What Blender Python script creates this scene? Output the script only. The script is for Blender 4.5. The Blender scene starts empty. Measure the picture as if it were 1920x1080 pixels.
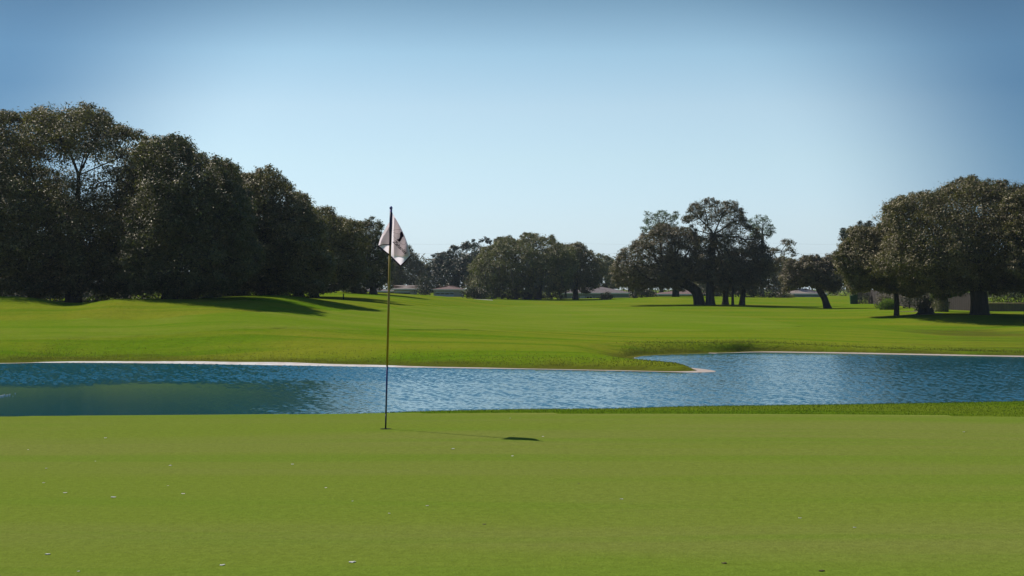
import bpy, bmesh, math, random
import numpy as np
from mathutils import Vector, Matrix, Quaternion
R = math.radians
S = bpy.context.scene
random.seed(7); RNG = np.random.default_rng(7)

# ------------------------------------------------------------------ camera
CAMZ = 1.355; F = 3200.0            # eye height above the green; focal length in 1920-px units
cd = bpy.data.cameras.new('camera'); cam = bpy.data.objects.new('camera', cd)
S.collection.objects.link(cam); cam.location = (0, 0, CAMZ); cam.rotation_euler = (R(90), 0, 0)
cd.sensor_width = 36; cd.lens = F / 1920 * 36; cd.clip_start = 0.1; cd.clip_end = 6000
S.camera = cam
S.render.resolution_x, S.render.resolution_y = 1024, 576
# ------------------------------------------------------------------ light
SUN_EL = 46.9; SUN_AZ = -46.0       # degrees; azimuth from +Y, clockwise
S.view_settings.view_transform = 'Standard'; S.view_settings.look = 'None'
S.view_settings.exposure = 0.0; S.view_settings.gamma = 1
W = bpy.data.worlds.new('World'); S.world = W; W.use_nodes = True
nt = W.node_tree; nt.nodes.clear()
def wn(t, **k):
    n = nt.nodes.new(t)
    for a, b in k.items(): setattr(n, a, b)
    return n
out = wn('ShaderNodeOutputWorld'); bg = wn('ShaderNodeBackground'); sky = wn('ShaderNodeTexSky')
sky.sky_type = 'NISHITA'; sky.sun_disc = False; sky.sun_elevation = R(SUN_EL); sky.sun_rotation = R(SUN_AZ)
sky.air_density = 1.0; sky.dust_density = 0.2; sky.ozone_density = 1.5
bg.inputs['Strength'].default_value = 0.15
tc = wn('ShaderNodeTexCoord'); sep = wn('ShaderNodeSeparateXYZ'); nt.links.new(tc.outputs['Generated'], sep.inputs[0])
# clear-sky tint by elevation (sin of elevation), deeper blue higher up, with a lens vignette put into the colour
mr = wn('ShaderNodeMapRange'); mr.inputs['From Min'].default_value = 0.0; mr.inputs['From Max'].default_value = 0.6
xx_ = wn('ShaderNodeMath', operation='MULTIPLY'); nt.links.new(sep.outputs['X'], xx_.inputs[0]); nt.links.new(sep.outputs['X'], xx_.inputs[1])
zm_ = wn('ShaderNodeMath', operation='MINIMUM'); nt.links.new(sep.outputs['Z'], zm_.inputs[0]); zm_.inputs[1].default_value = .17
z2_ = wn('ShaderNodeMath', operation='MULTIPLY'); nt.links.new(zm_.outputs[0], z2_.inputs[0]); nt.links.new(zm_.outputs[0], z2_.inputs[1])
rr_ = wn('ShaderNodeMath', operation='ADD'); nt.links.new(xx_.outputs[0], rr_.inputs[0]); nt.links.new(z2_.outputs[0], rr_.inputs[1])
rs_ = wn('ShaderNodeMath', operation='SQRT'); nt.links.new(rr_.outputs[0], rs_.inputs[0])
axc = wn('ShaderNodeMapRange'); axc.interpolation_type = 'SMOOTHSTEP'; nt.links.new(rs_.outputs[0], axc.inputs['Value']); axc.inputs['From Min'].default_value = .175; axc.inputs['From Max'].default_value = .315
nt.links.new(sep.outputs['Z'], mr.inputs['Value'])
cr = wn('ShaderNodeValToRGB'); nt.links.new(mr.outputs[0], cr.inputs['Fac'])
el = cr.color_ramp.elements
SKY_STOPS = [(a / .6, tuple(c / 1.5 for c in t)) for a, t in [(0.0, (.83, 1.10, 1.72)), (.037, (.90, 1.05, 1.39)), (.075, (.98, 1.07, 1.20)), (.105, (1.01, 1.06, 1.11)), (.136, (.86, .98, 1.01)), (.166, (.55, .68, .72)), (.235, (.38, .71, .88)), (.35, (.40, .74, .92)), (.6, (.60, .80, .95))]]
el[0].position = 0; el[0].color = (*SKY_STOPS[0][1], 1); el[1].position = 1; el[1].color = (*SKY_STOPS[-1][1], 1)
for p, c in SKY_STOPS[1:-1]:
    e = el.new(p); e.color = (*c, 1)
mx = wn('ShaderNodeMix', data_type='RGBA', blend_type='MULTIPLY'); mx.inputs['Factor'].default_value = 1
nt.links.new(sky.outputs[0], mx.inputs['A']); nt.links.new(cr.outputs[0], mx.inputs['B'])
zt_ = wn('ShaderNodeMapRange'); zt_.inputs['From Min'].default_value = .115; zt_.inputs['From Max'].default_value = .19; zt_.inputs['To Min'].default_value = 1.0; zt_.inputs['To Max'].default_value = .62
nt.links.new(sep.outputs['Z'], zt_.inputs['Value']); sf = wn('ShaderNodeMath', operation='MULTIPLY'); nt.links.new(axc.outputs[0], sf.inputs[0]); nt.links.new(zt_.outputs[0], sf.inputs[1])
mx2 = wn('ShaderNodeMix', data_type='RGBA', blend_type='MULTIPLY'); nt.links.new(sf.outputs[0], mx2.inputs['Factor']); nt.links.new(mx.outputs['Result'], mx2.inputs['A']); mx2.inputs['B'].default_value = (.27, .40, .54, 1)
nt.links.new(mx2.outputs['Result'], bg.inputs['Color']); nt.links.new(bg.outputs[0], out.inputs[0])
sl = bpy.data.lights.new('sun', 'SUN'); sl.energy = 3.8; sl.angle = R(0.53); sl.color = (1.0, .95, .86)
so = bpy.data.objects.new('sun', sl); S.collection.objects.link(so)
tosun = Vector((math.sin(R(SUN_AZ)) * math.cos(R(SUN_EL)), math.cos(R(SUN_AZ)) * math.cos(R(SUN_EL)), math.sin(R(SUN_EL))))
so.rotation_euler = tosun.to_track_quat('Z', 'Y').to_euler(); so.location = (-60, 50, 80)
S.cycles.max_bounces = 6; S.cycles.diffuse_bounces = 3; S.cycles.transmission_bounces = 4; S.cycles.volume_bounces = 0
S.cycles.use_denoising = True

# ------------------------------------------------------------------ helpers
def P(px, py, D): return Vector(((px - 960) / F * D, D, CAMZ - (py - 540) / F * D))
def X_(px, D): return (px - 960) / F * D
def tag(o, label=None, cat=None, group=None, kind=None):
    if label: o['label'] = label
    if cat: o['category'] = cat
    if group: o['group'] = group
    if kind: o['kind'] = kind
    return o
def link(o, parent=None):
    S.collection.objects.link(o)
    if parent is not None: o.parent = parent
    return o
def empty(name, loc, rz=0):
    o = bpy.data.objects.new(name, None); o.location = loc; o.rotation_euler = (0, 0, rz)
    o.empty_display_size = .3
    return link(o)
def mesh_np(name, verts, quads, mats, parent=None, smooth=True, tris=False, matidx=None):
    """verts Nx3, quads Mx4 (or Mx3)"""
    verts = np.asarray(verts, dtype=np.float32); quads = np.asarray(quads, dtype=np.int32)
    k = quads.shape[1]; me = bpy.data.meshes.new(name)
    me.vertices.add(len(verts)); me.vertices.foreach_set('co', verts.ravel())
    me.loops.add(quads.size); me.loops.foreach_set('vertex_index', quads.ravel())
    me.polygons.add(len(quads)); me.polygons.foreach_set('loop_start', np.arange(len(quads), dtype=np.int32) * k)
    me.polygons.foreach_set('loop_total', np.full(len(quads), k, dtype=np.int32))
    me.polygons.foreach_set('use_smooth', np.full(len(quads), smooth))
    if not isinstance(mats, (list, tuple)): mats = [mats]
    for m in mats: me.materials.append(m)
    if matidx is not None: me.polygons.foreach_set('material_index', np.asarray(matidx, dtype=np.int32))
    me.update(calc_edges=True); me.validate()
    o = bpy.data.objects.new(name, me)
    return link(o, parent)
class MB:
    """collects boxes, prisms and tubes"""
    def __init__(s): s.v = []; s.f = []
    def poly(s, pts, faces):
        b = len(s.v); s.v += [tuple(p) for p in pts]; s.f += [tuple(b + i for i in f) for f in faces]; return s
    def box(s, a, b):
        (x0, y0, z0), (x1, y1, z1) = a, b
        return s.poly([(x0,y0,z0),(x1,y0,z0),(x1,y1,z0),(x0,y1,z0),(x0,y0,z1),(x1,y0,z1),(x1,y1,z1),(x0,y1,z1)],
                      [(0,3,2,1),(4,5,6,7),(0,1,5,4),(1,2,6,5),(2,3,7,6),(3,0,4,7)])
    def tube(s, path, radii, n=8, cap=True):
        path = [Vector(p) for p in path]
        if not hasattr(radii, '__len__'): radii = [radii] * len(path)
        b = len(s.v); up = Vector((0.13, 0.21, 1)).normalized()
        for i, p in enumerate(path):
            t = (path[min(i + 1, len(path) - 1)] - path[max(i - 1, 0)]).normalized()
            a = t.cross(up)
            if a.length < .05: a = t.cross(Vector((1, 0, 0)))
            a.normalize(); c = t.cross(a)
            for k in range(n):
                q = p + (a * math.cos(2*math.pi*k/n) + c * math.sin(2*math.pi*k/n)) * radii[i]
                s.v.append(tuple(q))
        for i in range(len(path) - 1):
            for k in range(n):
                k2 = (k + 1) % n
                s.f.append((b+i*n+k, b+i*n+k2, b+(i+1)*n+k2, b+(i+1)*n+k))
        if cap:
            s.f.append(tuple(b + k for k in range(n))); m = b + (len(path)-1)*n; s.f.append(tuple(m + k for k in reversed(range(n))))
        return s
    def build(s, name, mat, parent=None, smooth=False, bevel=0):
        me = bpy.data.meshes.new(name); me.from_pydata(s.v, [], s.f); me.materials.append(mat)
        bm = bmesh.new(); bm.from_mesh(me); bmesh.ops.recalc_face_normals(bm, faces=bm.faces); bm.to_mesh(me); bm.free()
        if smooth: me.polygons.foreach_set('use_smooth', [True] * len(me.polygons))
        o = link(bpy.data.objects.new(name, me), parent)
        if bevel:
            md = o.modifiers.new('bevel', 'BEVEL'); md.width = bevel; md.segments = 2; md.limit_method = 'ANGLE'
        return o

# ------------------------------------------------------------------ materials
class NT:
    def __init__(s, name):
        s.m = bpy.data.materials.new(name); s.m.use_nodes = True; s.t = s.m.node_tree; s.t.nodes.clear()
        s.out = s.n('ShaderNodeOutputMaterial'); s.tc = s.n('ShaderNodeTexCoord')
    def n(s, t, **k):
        n = s.t.nodes.new(t)
        for a, b in k.items(): setattr(n, a, b)
        return n
    def l(s, a, b): s.t.links.new(a, b)
    def geo(s):
        g = s.n('ShaderNodeNewGeometry'); return g.outputs['Position']
    def noise(s, vec, scale, detail=4, rough=.5, stretch=None, dist=0):
        if stretch:
            mp = s.n('ShaderNodeMapping'); mp.inputs['Scale'].default_value = stretch; s.l(vec, mp.inputs['Vector']); vec = mp.outputs[0]
        n = s.n('ShaderNodeTexNoise'); n.inputs['Scale'].default_value = scale; n.inputs['Detail'].default_value = detail
        n.inputs['Roughness'].default_value = rough; n.inputs['Distortion'].default_value = dist
        s.l(vec, n.inputs['Vector']); return n.outputs['Fac']
    def ramp(s, fac, stops):
        r = s.n('ShaderNodeValToRGB'); e = r.color_ramp.elements
        e[0].position = stops[0][0]; e[0].color = (*stops[0][1], 1); e[1].position = stops[-1][0]; e[1].color = (*stops[-1][1], 1)
        for p, c in stops[1:-1]:
            q = e.new(p); q.color = (*c, 1)
        s.l(fac, r.inputs['Fac']); return r.outputs['Color']
    def mix(s, a, b, fac, mode='MIX'):
        m = s.n('ShaderNodeMix', data_type='RGBA', blend_type=mode)
        for v, k in ((a, 'A'), (b, 'B'), (fac, 'Factor')):
            if hasattr(v, 'links'): s.l(v, m.inputs[k])
            elif k == 'Factor': m.inputs[k].default_value = v
            else: m.inputs[k].default_value = (*v, 1)
        return m.outputs['Result']
    def math(s, op, a, b=None, clamp=False):
        m = s.n('ShaderNodeMath', operation=op); m.use_clamp = clamp
        for i, v in enumerate((a, b)):
            if v is None: continue
            if hasattr(v, 'links'): s.l(v, m.inputs[i])
            else: m.inputs[i].default_value = v
        return m.outputs[0]
    def maprange(s, v, a, b, c=0, d=1):
        m = s.n('ShaderNodeMapRange'); m.interpolation_type = 'SMOOTHSTEP'; s.l(v, m.inputs['Value'])
        for k, x in (('From Min', a), ('From Max', b), ('To Min', c), ('To Max', d)): m.inputs[k].default_value = x
        return m.outputs[0]
    def bump(s, h, strength, dist):
        b = s.n('ShaderNodeBump'); b.inputs['Strength'].default_value = strength; b.inputs['Distance'].default_value = dist
        s.l(h, b.inputs['Height']); return b.outputs['Normal']
    def bsdf(s, color, rough=.8, spec=.3, normal=None, **k):
        p = s.n('ShaderNodeBsdfPrincipled')
        if hasattr(color, 'links'): s.l(color, p.inputs['Base Color'])
        else: p.inputs['Base Color'].default_value = (*color, 1)
        if hasattr(rough, 'links'): s.l(rough, p.inputs['Roughness'])
        else: p.inputs['Roughness'].default_value = rough
        p.inputs['Specular IOR Level'].default_value = spec
        if normal is not None: s.l(normal, p.inputs['Normal'])
        for a, b in k.items(): p.inputs[a.replace('_', ' ')].default_value = b
        return p.outputs[0]
    def done(s, sh): s.l(sh, s.out.inputs['Surface']); return s.m
def mottled(name, c, amt=.25, scale=3., rough=.85, spec=.2, bump=0.3, stretch=None):
    t = NT(name); v = t.tc.outputs['Object']; n = t.noise(v, scale, 6, .6, stretch)
    n2 = t.noise(v, scale * 9, 3, .6, stretch)
    col = t.ramp(n, [(.3, tuple(x * (1 - amt) for x in c)), (.7, tuple(min(1, x * (1 + amt)) for x in c))])
    col = t.mix(col, tuple(x * (1 - amt) for x in c), t.maprange(n2, .5, .75))
    return t.done(t.bsdf(col, rough, spec, t.bump(n2, bump, .05)))
def grass_mat(name, base, dry, lush, fine=40., band=.15, fine_amt=.5, bumpd=.02, bank=False):
    """mown turf: broad hue drift, mowing-band streaks, fine blade mottling"""
    t = NT(name); v = t.geo()
    big = t.noise(v, .12, 5, .55, (1, .55, 1)); mid = t.noise(v, .9, 5, .6, (.45, 1, 1)); st = t.noise(v, band, 4, .6, (.12, 1, 1), .4)
    f1 = t.noise(v, fine, 3, .7); f2 = t.noise(v, fine * .27, 4, .7)
    c = t.mix(base, dry, t.maprange(big, .45, .72)); c = t.mix(c, lush, t.maprange(mid, .5, .78, 0, .7))
    c = t.mix(c, dry, t.maprange(st, .42, .62, 0, .75)); c = t.mix(c, lush, t.maprange(t.noise(v, band*2.3, 3, .5, (.1, 1, 1)), .48, .66, 0, .65))
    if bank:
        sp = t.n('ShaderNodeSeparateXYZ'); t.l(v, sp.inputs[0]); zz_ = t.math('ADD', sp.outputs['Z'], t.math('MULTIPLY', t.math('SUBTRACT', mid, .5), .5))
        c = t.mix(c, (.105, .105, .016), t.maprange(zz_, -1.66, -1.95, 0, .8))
    k = t.math('ADD', t.math('MULTIPLY', f1, fine_amt), t.math('MULTIPLY', f2, fine_amt))
    k = t.math('ADD', k, 1 - fine_amt)
    cb = t.n('ShaderNodeCombineColor'); 
    for i in range(3): t.l(k, cb.inputs[i])
    c = t.mix(c, cb.outputs[0], 1.0, 'MULTIPLY')
    h = t.math('ADD', f1, t.math('MULTIPLY', f2, 2.0))
    return t.done(t.bsdf(c, .95, .0, t.bump(h, .55, bumpd)))
M = {}
M['green'] = grass_mat('putting_green_turf', (.186, .240, .032), (.212, .234, .050), (.162, .238, .026), 60., .5, .62, .010)
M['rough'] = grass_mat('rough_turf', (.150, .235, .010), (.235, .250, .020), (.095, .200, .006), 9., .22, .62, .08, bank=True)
M['fairway'] = grass_mat('fairway_turf', (.170, .250, .014), (.225, .262, .030), (.125, .225, .008), 11., .26, .5, .05)
M['fringe'] = grass_mat('fringe_turf', (.105, .185, .009), (.160, .200, .018), (.070, .150, .006), 22., .8, .6, .03)
def sand_mat():
    t = NT('pale_sand'); v = t.geo(); n = t.noise(v, 1.3, 5, .65); n2 = t.noise(v, 9, 4, .7)
    c = t.ramp(n, [(.35, (.62, .50, .42)), (.55, (.78, .72, .66)), (.7, (.85, .82, .78))])
    sp = t.n('ShaderNodeSeparateXYZ'); t.l(v, sp.inputs[0]); c = t.mix(c, (.50, .38, .30), t.maprange(sp.outputs['X'], -7, 3, 0, .8)); c = t.mix(c, (.42, .30, .24), t.maprange(n2, .58, .8, 0, .5))
    return t.done(t.bsdf(c, .9, .2, t.bump(n2, .5, .03)))
M['sand'] = sand_mat()
def leaf_mat(name, dark, mid, warm, warm_amt=.35, rough=.50, spec=.75, trans=.24):
    t = NT(name); v = t.geo(); g = t.n('ShaderNodeNewGeometry')
    big = t.noise(v, .45, 4, .6); rnd = g.outputs['Random Per Island']
    c = t.mix(dark, mid, t.maprange(big, .4, .65)); c = t.mix(c, warm, t.maprange(t.noise(v, .8, 4, .6), .55, .75, 0, warm_amt))
    c = t.mix(c, warm, t.math('MULTIPLY', t.math('GREATER_THAN', rnd, .80), .45))  # brighter warm leaves at random, sunlit highlights put into the colour
    c = t.mix(c, tuple(x * .6 for x in dark), t.math('MULTIPLY', t.math('LESS_THAN', rnd, .3), .5))
    a = t.bsdf(c, rough, spec)
    a.node.inputs['Specular Tint'].default_value = (1.0, .80, .58, 1)
    tr = t.n('ShaderNodeBsdfTranslucent'); t.l(t.mix(c, (1.1, 1.35, .5), 1.0, 'MULTIPLY'), tr.inputs['Color'])
    m = t.n('ShaderNodeMixShader'); m.inputs[0].default_value = trans; t.l(a, m.inputs[1]); t.l(tr.outputs[0], m.inputs[2])
    return t.done(m.outputs[0])
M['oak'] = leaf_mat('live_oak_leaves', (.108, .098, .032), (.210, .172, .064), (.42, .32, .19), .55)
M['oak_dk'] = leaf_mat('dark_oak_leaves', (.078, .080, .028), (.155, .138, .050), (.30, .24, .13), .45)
M['oak_brown'] = leaf_mat('brownish_oak_leaves', (.120, .100, .062), (.200, .158, .102), (.35, .27, .18), .45)
M['oak_olive'] = leaf_mat('olive_oak_leaves', (.125, .130, .045), (.215, .200, .068), (.40, .32, .14), .5)
M['magnolia'] = leaf_mat('glossy_magnolia_leaves', (.028, .048, .034), (.050, .075, .046), (.090, .105, .060), .3, .4, .6, .2)
M['pale'] = leaf_mat('haze_tinted_leaves', (.10, .125, .125), (.15, .18, .175), (.20, .21, .19), .3, .5, .5, .6)  # bluish paleness of distance haze put into the leaf colour
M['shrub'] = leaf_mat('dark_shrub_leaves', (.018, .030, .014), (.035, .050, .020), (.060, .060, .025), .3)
M['yellow'] = leaf_mat('yellow_green_leaves', (.090, .120, .020), (.150, .170, .028), (.220, .190, .040), .5, .6, .3, .45)
M['lime'] = leaf_mat('bright_hedge_leaves', (.120, .180, .015), (.190, .260, .022), (.250, .290, .040), .4, .6, .3, .5)
M['twig'] = leaf_mat('bare_grey_twigs', (.110, .095, .085), (.160, .135, .115), (.220, .170, .130), .5, .7, .2, .05)
def bark_mat():
    t = NT('furrowed_bark'); v = t.tc.outputs['Object']; n = t.noise(v, 3.5, 6, .65, (1, 1, .22)); n2 = t.noise(v, .6, 3, .5)
    c = t.ramp(n, [(.3, (.020, .017, .014)), (.6, (.075, .064, .055)), (.8, (.12, .105, .09))])
    c = t.mix(c, (.06, .065, .045), t.maprange(n2, .5, .7, 0, .6))
    return t.done(t.bsdf(c, .9, .15, t.bump(n, .8, .12)))
M['bark'] = bark_mat()
def water_mat():
    t = NT('pond_water'); v = t.geo(); w2 = t.noise(v, 7, 3, .6)
    return t.done(t.bsdf((.006, .105, .135), .10, .5, t.bump(w2, .10, .02), IOR=1.333))
M['water'] = water_mat()
def flat(name, c, rough=.6, spec=.4, **k):
    t = NT(name); n = t.noise(t.tc.outputs['Object'], 30, 3)
    col = t.mix(tuple(x * .85 for x in c), tuple(min(1, x * 1.12) for x in c), n)
    return t.done(t.bsdf(col, rough, spec, **k))
def plank_mat(name, c, sx):
    t = NT(name); v = t.tc.outputs['Object']; w = t.n('ShaderNodeTexWave'); w.inputs['Scale'].default_value = sx; w.inputs['Distortion'].default_value = .3
    t.l(v, w.inputs['Vector']); n = t.noise(v, 2, 5, .7, (2, 2, .4))
    col = t.mix(tuple(x * .6 for x in c), c, n); col = t.mix(col, tuple(x * .3 for x in c), t.maprange(w.outputs['Fac'], .12, .0))
    return t.done(t.bsdf(col, .9, .1))
def shingle_mat(name, c):
    t = NT(name); v = t.tc.outputs['Object']; n = t.noise(v, 5, 5, .7, (1, 1, 3)); n2 = t.noise(v, .5, 3)
    col = t.ramp(n, [(.3, tuple(x * .7 for x in c)), (.7, tuple(x * 1.25 for x in c))]); col = t.mix(col, tuple(x * .6 for x in c), t.maprange(n2, .5, .8, 0, .5))
    return t.done(t.bsdf(col, .9, .15, t.bump(n, .4, .05)))
M['wall'] = mottled('painted_stucco_wall', (.42, .38, .34), .15, 2); M['wall_grey'] = mottled('grey_stucco_wall', (.36, .37, .38), .15, 2)
M['wall_tan'] = mottled('tan_brick_wall', (.36, .29, .24), .2, 4); M['white'] = flat('white_paint', (.72, .72, .70))
M['garage'] = flat('pale_garage_door', (.50, .54, .60)); M['glass'] = flat('dark_window_glass', (.02, .025, .03), .08, .8)
M['roof_grey'] = shingle_mat('grey_brown_shingles', (.22, .18, .17)); M['roof_pink'] = shingle_mat('pinkish_shingles', (.25, .165, .145)); M['roof_tan'] = shingle_mat('tan_shingles', (.34, .27, .23))
M['fence'] = plank_mat('weathered_fence_boards', (.13, .105, .095), 3.3); M['fence_dk'] = plank_mat('dark_fence_boards', (.16, .13, .12), 3.3)
M['bin'] = flat('green_plastic', (.012, .055, .016), .5, .4); M['post'] = flat('dark_green_paint', (.01, .045, .03)); M['wood'] = flat('weathered_wood', (.24, .18, .12), .9, .1)
M['dark'] = flat('black_shade_cup', (.004, .004, .004), .9, .1)

# ------------------------------------------------------------------ terrain
WATER = -2.0
def shoreD(py): return (CAMZ - WATER) * F / (py - 540)
SH_PX = [(-900, 683), (-300, 684), (0, 682), (100, 680), (300, 681), (520, 684.5), (730, 688), (960, 692), (1150, 695.5), (1270, 698), (1325, 697.3),
         (1318, 694), (1285, 690), (1240, 684), (1205, 678), (1190, 671), (1225, 666.5), (1290, 664), (1370, 662), (1440, 660.5), (1600, 663), (1800, 667), (1920, 669), (2300, 676), (3200, 690)]
def catmull(p, n=8):
    p = [np.array(q, float) for q in p]; o = []
    for i in range(len(p) - 1):
        a, b, c, d = p[max(i-1, 0)], p[i], p[i+1], p[min(i+2, len(p)-1)]
        for k in range(n):
            t = k / n; o.append(.5*((2*b) + (-a+c)*t + (2*a-5*b+4*c-d)*t*t + (-a+3*b-3*c+d)*t**3))
    o.append(p[-1]); return np.array(o)
SH = catmull([(X_(a, shoreD(b)), shoreD(b)) for a, b in SH_PX], 6)
LAND = np.vstack([SH, [[900, 60], [900, 5000], [-900, 5000], [-900, 70]]])
def seg_dist(x, y, poly, closed=False):
    n = len(poly); best = np.full(x.shape, 1e18)
    for i in range(n if closed else n - 1):
        a, b = poly[i], poly[(i + 1) % n]; d = b - a; L = d @ d + 1e-12
        t = np.clip(((x - a[0]) * d[0] + (y - a[1]) * d[1]) / L, 0, 1)
        best = np.minimum(best, (x - a[0] - t*d[0])**2 + (y - a[1] - t*d[1])**2)
    return np.sqrt(best)
def inside(x, y, poly):
    n = len(poly); r = np.zeros(x.shape, bool)
    for i in range(n):
        a, b = poly[i], poly[(i + 1) % n]
        c = ((a[1] > y) != (b[1] > y)) & (x < (b[0]-a[0]) * (y-a[1]) / (b[1]-a[1] + 1e-30) + a[0])
        r ^= c
    return r
# (px, py, D): where the land surface lies in the view, with the distance it has in the world
CTL = []
for px in (-300, 0, 120, 250):
    CTL += [(px, 655, 79), (px, 622, 86), (px, 596, 94)]
CTL += [(-300, 562, 104), (0, 556.5, 104), (60, 558.5, 104), (130, 572, 103), (215, 562, 102), (300, 567, 101), (0, 572, 100), (130, 580, 98), (215, 574, 98), (-300, 570, 116), (0, 573, 117), (120, 574, 118), (215, 573, 117), (300, 567, 118), (100, 567, 140), (300, 564, 140),
        (400, 650, 79), (400, 612, 87), (400, 590, 93), (400, 575, 98), (380, 562, 105), (460, 562, 106), (430, 558, 125), (560, 559.5, 114),
        (600, 650, 79), (600, 612, 90), (600, 590, 100), (600, 571, 112), (640, 558, 150), (740, 555.5, 170), (740, 572, 135), (850, 558, 200),
        (900, 655, 78), (900, 622, 94), (900, 600, 118), (900, 583, 150), (900, 571, 190), (900, 562.5, 235), (1000, 561.5, 260), (1080, 563, 260), (1100, 565, 225),
        (1200, 660, 78), (1200, 632, 97), (1200, 608, 120), (1200, 590, 150), (1200, 575, 190), (1250, 555, 245), (1350, 557, 250), (1150, 563, 245),
        (1420, 634.5, 96), (1400, 614, 118), (1400, 594, 150), (1400, 574, 192), (1480, 559, 255), (1550, 560, 255),
        (1620, 642.5, 95), (1620, 617, 118), (1620, 597, 145), (1560, 579, 178), (1600, 570, 215), (1640, 570, 205),
        (1850, 649.5, 91), (1850, 632, 108), (1840, 619, 127), (1840, 591, 140), (1840, 586, 155), (1740, 586, 150), (1700, 619, 125),
        (2200, 655, 90), (2200, 620, 118), (2200, 592, 142), (2200, 584, 165), (1500, 556, 330), (900, 556, 330), (300, 553, 330), (2000, 562, 330), (1250, 556, 330)]
def phi_uv(px, D): return np.array([(px - 960) / F * 6.0, np.log(D) * 2.2])
CP = np.array([phi_uv(a, d) for a, b, d in CTL]); CZ = np.array([CAMZ - (b - 540) / F * d for a, b, d in CTL])
def kern(r): return np.where(r > 1e-9, r * r * np.log(r + 1e-12), 0)
_n = len(CP); A = np.zeros((_n + 3, _n + 3)); A[:_n, :_n] = kern(np.linalg.norm(CP[:, None] - CP[None], axis=2)) + np.eye(_n) * .0005
A[:_n, _n] = 1; A[:_n, _n+1:] = CP; A[_n, :_n] = 1; A[_n+1:, :_n] = CP.T
WZ = np.linalg.solve(A, np.concatenate([CZ, [0, 0, 0]]))
def land_z(x, y):
    yy = np.clip(y, 74, 340); u = np.clip(x / yy, -.44, .44) * 6.0; v = np.log(yy) * 2.2
    z = np.full(x.shape, WZ[_n]) + WZ[_n+1] * u + WZ[_n+2] * v
    for i in range(_n): z += WZ[i] * kern(np.hypot(u - CP[i, 0], v - CP[i, 1]))
    return z
def terrain(x, y):
    x = np.asarray(x, float); y = np.asarray(y, float); shp = x.shape; x = x.ravel(); y = y.ravel()
    u = x / np.maximum(y, 8); px = 960 + u * F
    yc = np.interp(px, [-400, 0, 650, 800, 960, 1150, 1300, 1600, 1920, 2400], [18.2, 18.3, 18.45, 18.9, 19.15, 19.25, 19.7, 20.1, 20.65, 21.2])
    t = y - yc - .42
    near = .02 * np.sin(x * .45 + 1.0) * np.cos(y * .38) - .012 - .40 * (np.log1p(np.exp(np.clip((t - .35) * 3.2, -30, 30))) / 3.2)
    near = np.maximum(near, -2.7)
    ins = inside(x, y, LAND); d = seg_dist(x, y, SH)
    steep = np.interp(px, [0, 700, 1150, 1290, 1380, 1920], [.16, .17, .22, .5, 1.15, .95])
    bw = np.interp(px, [-200, 60, 130, 250, 500, 700, 800], [.4, .4, .7, 1.3, 1.4, .9, .5])
    f = np.where(d < bw, .045 * d, .045 * bw + (d - bw) * steep)
    lz = land_z(x, y); bank = WATER + f
    k = .12; h = np.clip(.5 + .5 * (lz - bank) / k, 0, 1); land = lz * (1 - h) + bank * h - k * h * (1 - h)
    far = np.where(ins, np.where(d > 60, lz, land), WATER - np.minimum(.7, .045 * d + .10 * np.maximum(d - .8, 0)))
    far = far + np.where(ins, (.05 * np.sin(x*.31 + 1.3*np.sin(y*.11)) * np.sin(y*.17 + .5)) * np.clip((d - 3) / 12, 0, 1), 0)
    z = np.where(y < 40, np.where(y < 32, near, np.maximum(near, far)), far)
    return z.reshape(shp)
def tz(x, y): return float(terrain(np.array([x]), np.array([y]))[0])
ys = np.concatenate([np.linspace(-40, 6, 14), np.arange(6.5, 17, .5), np.arange(17, 25, .12), np.arange(25, 62, 1.2), np.arange(62, 96, .22),
                     np.arange(96, 130, .55), np.arange(130, 200, 1.4), np.arange(200, 340, 3.), np.geomspace(342, 2600, 24)])
us = np.concatenate([-np.geomspace(3, .35, 22), np.linspace(-.33, .33, 480), np.geomspace(.35, 3, 22)])
GX = us[None, :] * (np.maximum(ys, 0)[:, None] + 14); GY = np.repeat(ys[:, None], len(us), 1); GZ = terrain(GX, GY)
def grid_faces(r, c):
    i = np.arange(r - 1)[:, None] * c + np.arange(c - 1)[None]; i = i.ravel(); return np.stack([i, i+1, i+c+1, i+c], 1)
V = np.stack([GX, GY, GZ], 2).reshape(-1, 3); FQ = grid_faces(len(ys), len(us))
FY = V[FQ][:, :, 1].mean(1)
ground = mesh_np('ground', V, FQ, [M['rough'], M['fringe']], matidx=(FY < 45).astype(int)); tag(ground, kind='structure')
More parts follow.
